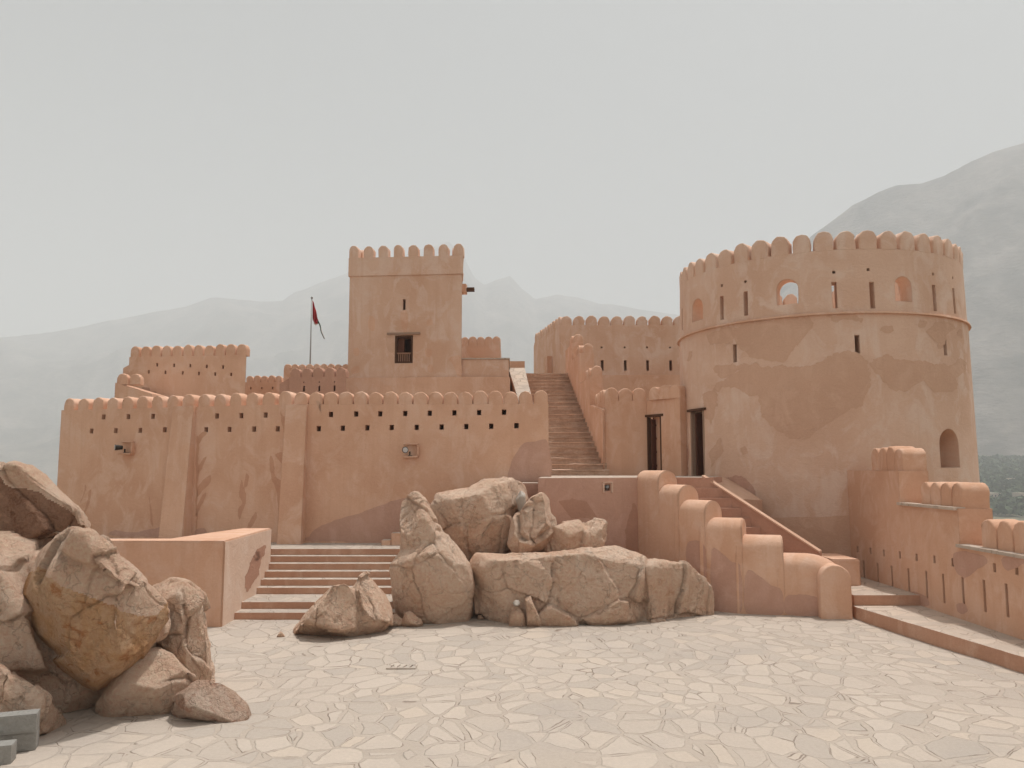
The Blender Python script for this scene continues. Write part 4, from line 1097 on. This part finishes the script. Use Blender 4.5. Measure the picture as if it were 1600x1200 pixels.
# inner stringer with sloping top
iw = thing('inner_stringer', 'sloping plaster stringer running down from the tower door against the round tower', 'stair wall', (6, 18.5, 0))
ss = [.80, 3.45]; o0 = P0 + Nn * 1.9
pA = o0 + U_ * ss[0]; pB = o0 + U_ * ss[1]; zA_ = at(1102, 745, pA.y).z; zB_ = at(1266, 864, pB.y).z
pC = o0 + U_ * (ss[1] + .9)
bm = bmesh.new(); prism(bm, [pA, pB, pB + Nn * .22, pA + Nn * .22], 0, [zA_, zB_, zB_, zA_]); obj('wall_body', bm, M['stain_shade'], iw)  # stringer face darkened in its colour for the shade there
bm = bmesh.new(); g = .03; prism(bm, [pA - Nn * g, pB - Nn * g, pB + Nn * .24, pA + Nn * .24], [zA_ + .002, zB_ + .002, zB_ + .002, zA_ + .002], [zA_ + .04, zB_ + .04, zB_ + .04, zA_ + .04]); obj('coping', bm, M['patch'], iw)
# fill between stringer and tower (landing mass)
bm = bmesh.new(); pe = o0 + Nn * .23
prism(bm, [pe + U_ * .78, pe + U_ * 1.5, Vector((6.5, 20.9)), Vector((6.0, 22.4)), Vector((5.3, 22.3)), Vector((4.7, 21.2))], 0, [PLZ - .004, PLZ - .5, PLZ - .6, PLZ - .004, PLZ - .004, PLZ - .004]); obj('landing', bm, M['patch'], iw)

# ================================================================== LANDING, BENCH, LOW BLOCK, RIGHT WALL
bm = bmesh.new()
prism(bm, [(7.12, 16.95), (8.52, 16.95), (8.52, 20.6), (6.3, 20.6), (6.3, 18.6), (7.12, 17.6)], -.1, LZ, top_mat=1)
tag(obj('landing_step', bm, [M['riser'], M['ledge']]), 'square paved landing step between the newel and the right-hand wall', 'step')
e1 = atz(1338, 968, 0); e2 = atz(1600, 1053, 0)
ed = (e2 - e1).normalized(); e3 = e1 + ed * 7.6
bm = bmesh.new(); n = 60; fr = []
for k in range(n + 1):
    p = e1 + (e3 - e1) * k / n; w = .02 * noise.noise(Vector((k * .35, 0, 3))); fr.append((p.x + w, p.y))
prism(bm, [(8.51, 16.94), (e1.x + .02, 16.94)] + fr + [(8.51, e3.y)], -.1, .25, top_mat=1)
bmesh.ops.recalc_face_normals(bm, faces=bm.faces)
tag(obj('kerb_bench', bm, [M['riser'], M['ledge']]), 'long low raised walkway with a reddish kerb along the foot of the right wall', 'kerb')
qa = at(1300, 905, 18.3); qb = at(1346, 905, 18.3); bm = bmesh.new(); z1 = at(1330, 874, 18.3).z
prism(bm, [(qa.x, 18.3), (qb.x, 18.3), (qb.x, 19.6), (qa.x, 19.6)], LZ - .05, z1); bmesh.ops.bevel(bm, geom=bm.edges[:], offset=.03, segments=2, affect='EDGES')
tag(obj('low_block', bm, M['wall']), 'low square plaster block in the corner at the foot of the round tower', 'block')

rw = thing('stepped_right_wall', 'wall on the right stepping down in three stages with merlons, square holes and tall slits', 'fort wall', (8.8, 16, 0))
X0 = 8.5; XW = .66
ya = 20.45; yb_ = X0 / ((1400 - 800) / F); yc = X0 / ((1489 - 800) / F)
z1_ = at(1340, 735, 19.6).z; z2_ = at(1450, 791, X0 * F / 650).z; z3_ = at(1540, 861, X0 * F / 740).z
print('right wall z', z1_, z2_, z3_, yb_, yc)
bm = bmesh.new()
# one stepped solid, profile in Y-Z extruded in X
prof = [(ya, -.3), (ya, z1_), (yb_, z1_), (yb_, z2_), (yc, z2_), (yc, z3_), (2.0, z3_), (2.0, -.3)]
A_ = [bm.verts.new((X0, y, z)) for y, z in prof]; B_ = [bm.verts.new((X0 + XW, y, z)) for y, z in prof]
bm.faces.new(A_); bm.faces.new(B_[::-1])
for i in range(len(prof)): j = (i + 1) % len(prof); bm.faces.new((A_[i], A_[j], B_[j], B_[i]))
bmesh.ops.recalc_face_normals(bm, faces=bm.faces)
rb = obj('wall_body', bm, M['wall'], rw)
cb = bmesh.new()
def xplane(px, py): return atplane(px, py, (X0, 0, 0), Vector((1, 0, 0)))
sq = [(1340, 858), (1360, 861), (1381, 864), (1406, 867), (1432, 871), (1460, 874), (1488.5, 879), (1520, 882.5), (1554, 887), (1588.5, 891)]
for px, py in sq: box(cb, xplane(px, py), (.5, .085, .15))
sl = [(1350, 894.5, .56), (1372, 899, .56), (1394, 904, .56), (1420, 908.5, .54), (1448, 914, .56), (1474.5, 919.5, .56), (1505, 924.5, .54), (1538.5, 931, .56), (1573.5, 938, .56)]
for px, py, h in sl: box(cb, xplane(px, py), (.5, .075, h))
for k in range(1, 6):
    y = xplane(1573.5, 938).y - .68 * k; box(cb, (X0, y, xplane(1573.5, 938).z), (.5, .075, .56)); box(cb, (X0, y - .34, xplane(1588, 891).z), (.5, .085, .15))
carve(rb, cb)
wm = loaf_set(.385, .52, XW - .12, M['wall'])
def ymer(px): return 8.62 * F / (px - 800)
y_s, y_e = 8.62 * F / (1359 - 800), yb_ + .03
battlement(rw, (X0 + .12 + (XW - .12) / 2, y_s), (X0 + .12 + (XW - .12) / 2, y_e), z1_, 4, wm, 0, 41)
y_s2 = 8.62 * F / (1432 - 800)
battlement(rw, (X0 + .12 + (XW - .12) / 2, y_s2), (X0 + .12 + (XW - .12) / 2, yc + .03), z2_, 4, loaf_set((y_s2 - yc) / 4 - .03, .50, XW - .12, M['wall']), 0, 42)
y_s3 = 8.62 * F / (1522 - 800)
battlement(rw, (X0 + .12 + (XW - .12) / 2, y_s3), (X0 + .12 + (XW - .12) / 2, y_s3 - .47 * 20), z3_, 20, loaf_set(.44, .54, XW - .12, M['wall']), 0, 43)
for (y0_, y1_, zz_) in ((yb_ + .02, yc + .03, z2_), (yc + .02, 4.0, z3_)):
    bm = bmesh.new(); n = 30; fr = [(X0 - .07 + .015 * noise.noise(Vector((k * .7, zz_, 1))), y0_ + (y1_ - y0_) * k / n) for k in range(n + 1)]
    prism(bm, fr + [(X0 + .16, y1_), (X0 + .16, y0_)], zz_ - .035, zz_ + .022); bmesh.ops.recalc_face_normals(bm, faces=bm.faces)
    obj('ledge', bm, M['ledge'], rw)
hR = plane_hit((X0, 0, 0), (1, 0, 0))
E8 = lambda l: [(1200 + x / 3, 680 + y / 3) for x, y in l]
patch(rw, 'damp_patch', E8([(875, 560), (930, 550), (1010, 565), (1025, 600), (985, 625), (960, 650), (920, 672), (890, 640), (872, 600)]), hR, M['damp'], 4, 2, 80)
patch(rw, 'damp_patch', E8([(1095, 570), (1190, 565), (1200, 600), (1130, 635), (1100, 610)]), hR, M['damp'], 4, 2, 81)
patch(rw, 'damp_patch', E8([(660, 750), (690, 735), (735, 755), (750, 800), (700, 805), (655, 790)]), hR, M['damp'], 4, 2.5, 82)
patch(rw, 'damp_patch', E8([(890, 790), (935, 790), (935, 830), (905, 840)]), hR, M['damp'], 4, 2.5, 83)

# ================================================================== ROCKS
def blob(bm, outline, Yf, Ym, Yb, sf=.62, sb=.75, ground=None, up=0.0, jit=0.05, seed=0):
    """convex boulder whose silhouette follows a pixel outline at depth Ym and bulges to Yf / Yb"""
    rnd = random.Random(seed); cx = sum(p[0] for p in outline) / len(outline); cy = sum(p[1] for p in outline) / len(outline) - up
    vs = []
    for x, y in outline:
        vs.append(at(x, y, Ym))
        vs.append(at(cx + (x - cx) * .93, cy + (y - cy) * .93, Ym - (Ym - Yf) * .5))
        vs.append(at(cx + (x - cx) * (sf + rnd.uniform(-jit, jit)), cy + (y - cy) * (sf + rnd.uniform(-jit, jit)), Yf + rnd.uniform(-jit, jit)))
        vs.append(at(cx + (x - cx) * sb, cy + (y - cy) * sb, Yb))
    if ground:
        for x, y in ground:
            q = atz(x, y, 0); vs.append(q); vs.append(q - Vector((0, 0, .3)))
    vv = [bm.verts.new(v) for v in vs]
    r = bmesh.ops.convex_hull(bm, input=vv, use_existing_faces=False)
    junk = [e for e in set(r['geom_interior'] + r['geom_unused']) if isinstance(e, bmesh.types.BMVert)]
    if junk: bmesh.ops.delete(bm, geom=junk, context='VERTS')
def rock(name, blobs, mat, label, cat='rock', voxel=.035, amp=.06, crack=.05, seed=1, group=None, strata=0.0, facet=.05, cuts=(), sm=3, min_z=-.12, chisel=20, mask=None):
    big = bmesh.new()
    for k, bkw in enumerate(blobs):
        bm = bmesh.new(); blob(bm, seed=seed * 10 + k, **bkw)
        me = bpy.data.meshes.new('t'); bm.to_mesh(me); bm.free(); big.from_mesh(me); bpy.data.meshes.remove(me)
    bmesh.ops.recalc_face_normals(big, faces=big.faces)
    o = obj(name, big, mat)
    md = o.modifiers.new('r', 'REMESH'); md.mode = 'VOXEL'; md.voxel_size = voxel; md.use_smooth_shade = True
    bpy.context.view_layer.update(); dg = bpy.context.evaluated_depsgraph_get()
    new = bpy.data.meshes.new_from_object(o.evaluated_get(dg)); o.modifiers.clear(); old = o.data; o.data = new; bpy.data.meshes.remove(old)
    bm = bmesh.new(); bm.from_mesh(o.data)
    if cuts:
        bm.free(); cbm = bmesh.new()
        for c in cuts: blob(cbm, seed=seed * 10 + 7, **c)
        carve(o, cbm)
        md = o.modifiers.new('r', 'REMESH'); md.mode = 'VOXEL'; md.voxel_size = voxel
        bpy.context.view_layer.update(); dg = bpy.context.evaluated_depsgraph_get()
        new = bpy.data.meshes.new_from_object(o.evaluated_get(dg)); o.modifiers.clear(); old = o.data; o.data = new; bpy.data.meshes.remove(old)
        bm = bmesh.new(); bm.from_mesh(o.data)
    for _ in range(sm): bmesh.ops.smooth_vert(bm, verts=bm.verts, factor=.5, use_axis_x=True, use_axis_y=True, use_axis_z=True)
    rnd = random.Random(seed * 17)
    # warp then chisel with random planes: gives flat fracture faces with crisp arrises
    off = Vector((seed * 3.7, seed * 1.3, seed * 2.1))
    P = [v.co.copy() for v in bm.verts]
    ctr = sum(P, Vector()) / len(P)
    for _ in range(chisel):
        n = Vector((rnd.gauss(0, 1), rnd.gauss(0, 1) - .5, rnd.gauss(0, .8))).normalized()
        hi = max((p - ctr).dot(n) for p in P); dd = hi * rnd.uniform(.74, .93)
        for i, p in enumerate(P):
            e = (p - ctr).dot(n) + .05 * noise.noise(p * 1.6 + off)
            if e > dd: P[i] = p - n * (e - dd) * .92
    for v, p in zip(bm.verts, P): v.co = p
    bm.normal_update()
    ax = Vector((rnd.uniform(-.6, .6), rnd.uniform(-.4, .4), 1)).normalized()
    def facets(q, f, k):
        c = noise.voronoi(q * f); pt = c[1][0]
        return (q * f - pt).dot(noise.cell_vector(pt * 37.7 + Vector((3, 5, 7))) - Vector((.5, .5, .5))) / f * k, c[0][1] - c[0][0]
    for v in bm.verts:
        p = v.co; q = p + off
        w = noise.noise_vector(q * 1.3) * .16 + noise.noise_vector(q * 5) * .03
        d = amp * .7 * noise.fractal(q * 1.1, 1.05, 2.1, 6)
        f1, e1 = facets(q + w, .95, 1.0); f2, e2 = facets(q + w * .8, 2.3, .9); f3, e3 = facets(q + w * .5, 6.0, .8)
        m = max(0, min(1, .5 + 1.6 * noise.noise(q * .9 + Vector((9, 9, 9)))))
        d += facet * (4.2 * f1 + 3.2 * f2 * m + 2.6 * f3 * m)
        d -= crack * max(0, 1 - e1 / .035) * (0.3 + .7 * m)
        d -= crack * .35 * max(0, 1 - e2 / .05) * m * m
        d += amp * .06 * (1 - 2 * abs(noise.noise(q * 9.5))) + amp * .09 * noise.noise(q * 21) - amp * .5 * max(0, noise.noise(q * 6.5) - .38)
        if strata: d += strata * noise.noise(Vector((q.x * .7 + w.x, q.y * .7, (q.z + q.x * .35) * 7)))
        v.co = p + v.normal * d
    bmesh.ops.delete(bm, geom=[v for v in bm.verts if v.co.z < min_z - .35], context='VERTS')
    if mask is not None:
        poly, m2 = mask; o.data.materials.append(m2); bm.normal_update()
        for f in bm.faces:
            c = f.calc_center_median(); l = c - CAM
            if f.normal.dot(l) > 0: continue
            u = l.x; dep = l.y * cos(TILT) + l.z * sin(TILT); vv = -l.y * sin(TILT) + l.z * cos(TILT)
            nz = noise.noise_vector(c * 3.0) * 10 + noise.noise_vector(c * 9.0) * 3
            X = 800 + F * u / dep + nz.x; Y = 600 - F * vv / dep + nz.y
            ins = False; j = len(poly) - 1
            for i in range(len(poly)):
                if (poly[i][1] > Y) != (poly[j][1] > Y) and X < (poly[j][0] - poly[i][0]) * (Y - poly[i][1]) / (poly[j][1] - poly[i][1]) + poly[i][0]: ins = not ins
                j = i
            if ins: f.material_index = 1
    bm.to_mesh(o.data); bm.free()
    for p in o.data.polygons: p.use_smooth = True
    return tag(o, label, cat, group)
# centre group
rock('leaning_boulder', [
    dict(outline=[(623, 780), (632, 770), (652, 769), (664, 780), (684, 812), (700, 838), (706, 870), (690, 900), (650, 900), (625, 880), (624, 850), (622, 810)], Yf=16.3, Ym=16.75, Yb=17.4, sf=.55),
    dict(outline=[(613, 915), (609, 885), (624, 862), (660, 840), (700, 836), (722, 862), (735, 880), (742, 915), (740, 950), (728, 975), (640, 975), (618, 950)], Yf=16.05, Ym=16.6, Yb=17.6, sf=.68, ground=[(625, 965), (650, 969), (700, 970), (735, 962), (738, 955)])],
    M['rock'], 'tall leaning boulder right of the courtyard steps', 'boulder', voxel=.024, amp=.06, chisel=8, seed=2, facet=.03)
rock('double_boulder', [
    dict(outline=[(452, 990), (470, 958), (492, 932), (515, 910), (540, 906), (556, 918), (562, 950), (562, 985), (520, 1000)], Yf=14.7, Ym=15.1, Yb=16.0, sf=.7, ground=[(452, 992), (500, 991), (540, 987), (565, 983)]),
    dict(outline=[(548, 915), (558, 900), (575, 892), (590, 897), (602, 915), (612, 940), (611, 968), (590, 985), (560, 985)], Yf=14.95, Ym=15.35, Yb=16.1, sf=.6, ground=[(560, 984), (590, 978), (608, 970)])],
    M['rock'], 'low cracked boulder in front of the courtyard steps', 'boulder', voxel=.020, amp=.04, crack=.045, chisel=12, seed=5, facet=.05)
rock('stone', [dict(outline=[(628, 972), (632, 958), (642, 953), (656, 965), (661, 973)], Yf=15.9, Ym=16.05, Yb=16.25, sf=.7, ground=[(628, 972), (660, 973)])], M['rock'], 'small pointed stone at the foot of the tall leaning boulder', 'stone', voxel=.016, amp=.02, crack=.01, seed=6, facet=.02, sm=2)
rock('stone', [dict(outline=[(606, 972), (610, 960), (622, 956), (630, 966), (628, 973)], Yf=15.9, Ym=16.05, Yb=16.25, sf=.7, ground=[(606, 973), (627, 973)])], M['rock'], 'small rubble stone between the low cracked boulder and the leaning one', 'stone', voxel=.016, amp=.02, crack=.01, seed=8, facet=.02, sm=2)
rock('cracked_boulder', [
    dict(outline=[(672, 790), (682, 772), (712, 765), (738, 758), (765, 750), (800, 752), (812, 768), (806, 800), (795, 840), (780, 872), (735, 890), (700, 850), (680, 815)], Yf=17.7, Ym=18.5, Yb=19.6, sf=.62, up=10),
    dict(outline=[(728, 765), (752, 750), (790, 748), (822, 756), (826, 790), (800, 806), (755, 800)], Yf=18.2, Ym=18.8, Yb=19.8, sf=.7),
    dict(outline=[(770, 815), (790, 802), (804, 806), (800, 850), (790, 868), (740, 875), (745, 850)], Yf=17.5, Ym=17.9, Yb=18.6, sf=.65)],
    M['rock'], 'broad cracked boulder behind the leaning one, under the main wall', 'boulder', voxel=.026, amp=.07, crack=.08, chisel=10, seed=9, facet=.05)
rock('brown_boulder', [
    dict(outline=[(797, 822), (808, 800), (828, 776), (846, 768), (860, 775), (866, 820), (862, 862), (840, 876), (802, 870), (792, 850)], Yf=17.15, Ym=17.7, Yb=18.7, sf=.62)],
    M['rock'], 'rounded brown boulder against the left corner of the stair platform', 'boulder', amp=.06, seed=11)
rock('shaded_boulder', [
    dict(outline=[(850, 820), (880, 812), (905, 812), (920, 830), (918, 860), (895, 885), (850, 880)], Yf=17.3, Ym=17.8, Yb=18.7, sf=.6),
    dict(outline=[(905, 825), (930, 813), (955, 820), (962, 842), (955, 866), (920, 870), (900, 855)], Yf=17.6, Ym=18.0, Yb=18.7, sf=.6)],
    M['rock'], 'dark lumpy boulder at the foot of the reddish platform wall', 'boulder', amp=.09, crack=.08, seed=13, facet=.08)
rock('pale_stone', [dict(outline=[(812, 800), (806, 780), (812, 766), (820, 770), (822, 790), (818, 806)], Yf=18.0, Ym=18.15, Yb=18.3, sf=.7)], M['pebble'], 'slim grey stone wedged in the gap between two boulders by the ledge', 'stone', voxel=.02, amp=.02, crack=.01, seed=15, facet=.02, sm=2)
rock('flat_rock_shelf', [
    dict(outline=[(735, 885), (745, 868), (860, 866), (930, 862), (965, 858), (1010, 870), (1020, 920), (1015, 975), (860, 985), (790, 975), (755, 930)], Yf=16.25, Ym=16.9, Yb=18.5, sf=.84, sb=.9, ground=[(760, 966), (790, 971), (850, 972), (930, 969), (1005, 967)]),
    dict(outline=[(1000, 880), (1035, 872), (1075, 882), (1105, 902), (1120, 925), (1121, 960), (1060, 975), (1005, 975)], Yf=16.3, Ym=16.9, Yb=17.6, sf=.72, ground=[(1005, 967), (1060, 962), (1110, 955)]),
    dict(outline=[(738, 890), (790, 884), (812, 900), (800, 975), (745, 965)], Yf=16.7, Ym=17.0, Yb=17.8, sf=.75, ground=[(750, 962), (795, 965)])],
    M['rock'], 'long flat-topped rock shelf along the court below the platform', 'rock', voxel=.026, amp=.07, crack=.04, chisel=6, seed=17, facet=.055, sm=4)
rock('leaning_stone', [dict(outline=[(796, 970), (798, 945), (806, 940), (820, 962), (821, 974)], Yf=15.95, Ym=16.1, Yb=16.3, sf=.7, ground=[(796, 973), (820, 974)])], M['rock'], 'small pale stone leaning on the rock shelf, left one of a pair', 'stone', voxel=.016, amp=.02, crack=.01, seed=19, facet=.02, sm=2)
rock('leaning_stone', [dict(outline=[(823, 974), (820, 930), (827, 928), (840, 960), (846, 973)], Yf=15.95, Ym=16.12, Yb=16.4, sf=.7, ground=[(823, 974), (845, 973)])], M['rock'], 'taller pointed stone leaning on the rock shelf, right one of a pair', 'stone', voxel=.016, amp=.02, crack=.01, seed=21, facet=.02, sm=2)
rock('pebble', [dict(outline=[(801, 942), (805, 937), (811, 938), (813, 944), (809, 948), (803, 947)], Yf=16.0, Ym=16.08, Yb=16.2, sf=.7)], M['pebble'], 'round grey pebble caught in a hollow of the rock shelf', 'stone', voxel=.01, amp=.006, crack=0, seed=23, facet=.0, sm=3)

for k, (x, y, w) in enumerate(((438, 994, 7), (560, 990, 6), (676, 972, 6), (750, 968, 7), (868, 974, 6), (952, 970, 5))):
    q = atz(x, y, 0)
    rock('rubble_stone', [dict(outline=[(x - w, y + 1), (x - w * .7, y - w * .8), (x + w * .2, y - w * 1.1), (x + w, y - w * .3), (x + w, y + 2)], Yf=q.y - .05, Ym=q.y + .02, Yb=q.y + .14, sf=.8)],
         M['rock'], ('small rubble stone on the paving left of the low cracked boulder', 'small rubble stone on the paving in front of the low cracked boulder', 'small rubble stone lying right before the tall leaning boulder',
         'small rubble stone at the left end of the flat rock shelf', 'small rubble stone in front of the middle of the flat rock shelf', 'small rubble stone in front of the right half of the flat rock shelf')[k],
         'stone', voxel=.012, amp=.012, crack=.005, seed=51 + k, group='rubble stones round the boulders', facet=.015, sm=1, chisel=8)
# left outcrop
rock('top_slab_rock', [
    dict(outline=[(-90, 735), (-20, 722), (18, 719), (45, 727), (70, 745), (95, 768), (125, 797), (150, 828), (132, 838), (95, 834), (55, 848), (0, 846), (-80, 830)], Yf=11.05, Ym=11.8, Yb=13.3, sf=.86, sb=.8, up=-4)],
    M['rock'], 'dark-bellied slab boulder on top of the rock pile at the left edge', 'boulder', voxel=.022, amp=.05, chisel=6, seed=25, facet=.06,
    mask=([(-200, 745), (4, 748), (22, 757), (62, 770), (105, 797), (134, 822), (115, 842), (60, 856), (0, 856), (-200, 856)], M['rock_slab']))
rock('hanging_boulder', [
    dict(outline=[(36, 880), (62, 850), (108, 826), (140, 826), (172, 850), (200, 880), (232, 910), (258, 942), (262, 965), (240, 995), (218, 1032), (185, 1065), (150, 1082), (128, 1072), (95, 1032), (55, 985), (34, 935)], Yf=9.75, Ym=10.5, Yb=11.9, sf=.66, sb=.75, up=5),
    dict(outline=[(84, 856), (110, 824), (142, 826), (172, 850), (205, 880), (236, 912), (228, 920), (196, 900), (165, 890), (138, 874), (104, 868)], Yf=9.62, Ym=9.85, Yb=11.0, sf=.86, sb=.9)],
    M['rock'], 'big orange-brown overhanging boulder in the rock pile at left', 'boulder', voxel=.020, amp=.05, crack=.025, chisel=9, seed=27, facet=.045, strata=.010,
    mask=([(20, 905), (60, 890), (85, 905), (120, 930), (165, 945), (215, 965), (262, 945), (280, 1000), (200, 1100), (60, 1100), (20, 980)], M['rock_rust']),
    sm=2)
rock('rounded_boulder', [
    dict(outline=[(222, 905), (262, 900), (295, 908), (318, 930), (328, 965), (330, 1010), (334, 1055), (315, 1072), (270, 1040), (235, 1000), (220, 960)], Yf=11.0, Ym=11.5, Yb=12.6, sf=.65, ground=[(290, 1062), (333, 1062)])],
    M['rock'], 'upright rounded boulder at the right end of the left rock pile', 'boulder', voxel=.022, amp=.06, chisel=8, seed=29, facet=.06)
rock('wedge_rock', [
    dict(outline=[(150, 1110), (175, 1060), (215, 1030), (250, 1002), (275, 1028), (305, 1062), (290, 1105), (240, 1125)], Yf=10.2, Ym=10.6, Yb=11.6, sf=.7, ground=[(160, 1106), (250, 1106), (290, 1100)])],
    M['rock'], 'pale wedge-shaped rock below the overhanging boulder', 'rock', voxel=.022, amp=.05, seed=31)
rock('red_boulder', [
    dict(outline=[(257, 1108), (275, 1085), (305, 1064), (345, 1063), (372, 1080), (392, 1105), (394, 1122), (330, 1130), (270, 1122)], Yf=9.95, Ym=10.25, Yb=10.8, sf=.72, ground=[(262, 1110), (320, 1114), (388, 1120)])],
    M['rock_red'], 'small reddish boulder in front of the left rock pile', 'boulder', voxel=.016, amp=.04, seed=33, facet=.06, crack=.02)
rock('bedrock_mass', [
    dict(outline=[(-260, 830), (-100, 835), (20, 838), (70, 850), (110, 930), (190, 1030), (215, 1075), (200, 1125), (60, 1160), (-250, 1160)], Yf=10.6, Ym=11.4, Yb=13.5, sf=.80, ground=[(-260, 1130), (60, 1120), (150, 1108), (200, 1092)]),
    dict(outline=[(-260, 860), (-60, 850), (0, 850), (35, 900), (50, 980), (100, 1070), (-250, 1100)], Yf=10.2, Ym=10.8, Yb=12, sf=.8),
    dict(outline=[(120, 940), (225, 925), (275, 995), (312, 1066), (292, 1112), (150, 1115)], Yf=10.7, Ym=11.3, Yb=12.2, sf=.8),
    dict(outline=[(40, 900), (100, 900), (170, 1000), (215, 1085), (190, 1115), (60, 1120)], Yf=10.75, Ym=11.2, Yb=12, sf=.85, ground=[(100, 1118), (200, 1100)])],
    M['rock'], 'broad sloping bedrock under the left rock pile', 'rock', voxel=.03, amp=.08, crack=.05, chisel=4, seed=35, facet=.08)
rock('low_slab', [
    dict(outline=[(-80, 1030), (-20, 1032), (15, 1042), (50, 1065), (85, 1098), (110, 1125), (100, 1142), (70, 1140), (45, 1115), (10, 1085), (-70, 1080)], Yf=9.4, Ym=9.65, Yb=10.1, sf=.75, ground=[(60, 1130), (92, 1130), (106, 1122)]),
    dict(outline=[(-80, 1060), (0, 1060), (30, 1090), (62, 1125), (66, 1160), (-80, 1180)], Yf=9.4, Ym=9.6, Yb=10.0, sf=.8)],
    M['rock'], 'low jagged rock slab at bottom left behind the grey blocks', 'rock', voxel=.018, amp=.05, crack=.03, seed=37, facet=.06)

# concrete blocks
def cblock(corner_px, zb, w, dpt, h, rz, label):
    p = atz(corner_px[0], corner_px[1], zb); bm = bmesh.new()
    o = Matrix.Translation(p) @ Matrix.Rotation(rz, 4, 'Z')
    box(bm, (-w / 2, dpt / 2, h / 2), (w, dpt, h)); bmesh.ops.subdivide_edges(bm, edges=bm.edges[:], cuts=7, use_grid_fill=True)
    for v in bm.verts:
        c = Vector((-w / 2, dpt / 2, h / 2)); l = v.co - c
        edge = sum(1 for a, b in ((l.x, w), (l.y, dpt), (l.z, h)) if abs(abs(a) - b / 2) < .004)
        k = noise.noise(v.co * 14 + Vector((rz * 9, zb * 7, w)))
        v.co = c + l * (1 - (.020 + .03 * max(0, k)) * (edge >= 2) + .006 * k)
    bmesh.ops.transform(bm, matrix=o, verts=bm.verts)
    return tag(obj('concrete_block', bm, M['concrete']), label, 'concrete block', 'grey concrete blocks in the bottom left corner')
cblock((56, 1172), 0.0, .42, .20, .20, .38, 'grey concrete block lying on the paving, lower one of the stack of two')
cblock((56.5, 1144), .202, .42, .20, .20, .36, 'grey concrete block on top of the stack of two')
cblock((17, 1195), 0.0, .40, .20, .20, .30, 'grey concrete block in front of the stack, cut by the left photo edge')

# drain cover
dp = atz(628, 1043, 0); t = thing('drain_cover', 'small pale drain slab with four short dark slots in the middle of the court', 'drain', (dp.x, dp.y, .03))
dz = 0.030 * noise.noise(Vector((dp.x * .35, dp.y * .35, 1))) + .010
bm = bmesh.new(); box(bm, (dp.x, dp.y, dz - .012), (.46, .26, .04))
sl_ = obj('slab', bm, M['paving'], t); cb = bmesh.new()
for i in range(4): box(cb, (dp.x - .15 + .10 * i, dp.y, dz), (.026, .17, .06), -.18)
carve(sl_, cb)
bm = bmesh.new(); box(bm, (dp.x, dp.y, .014), (.40, .20, .012)); 
bm.free()

# ================================================================== HAZE
bm = bmesh.new(); box(bm, (0, 0, 0), (1, 1, 1)); hz = obj('haze', bm, [])
hz.location = (0, 0, (1300 + PLAIN_Z - 6) / 2); hz.scale = (18200, 18200, 1300 - PLAIN_Z + 6)
hm = bpy.data.materials.new('dusty_air'); hm.use_nodes = True; ht = hm.node_tree; ht.nodes.clear()
ho = ht.nodes.new('ShaderNodeOutputMaterial'); hv = ht.nodes.new('ShaderNodeVolumePrincipled')
hv.inputs['Color'].default_value = (0.905, 0.922, 0.935, 1); hv.inputs['Density'].default_value = HAZE_DENSITY
hv.inputs['Anisotropy'].default_value = 0.05
ht.links.new(hv.outputs[0], ho.inputs['Volume']); hz.data.materials.append(hm)
tag(hz, 'pale grey dust haze filling the air over the whole valley', 'haze', kind='stuff')
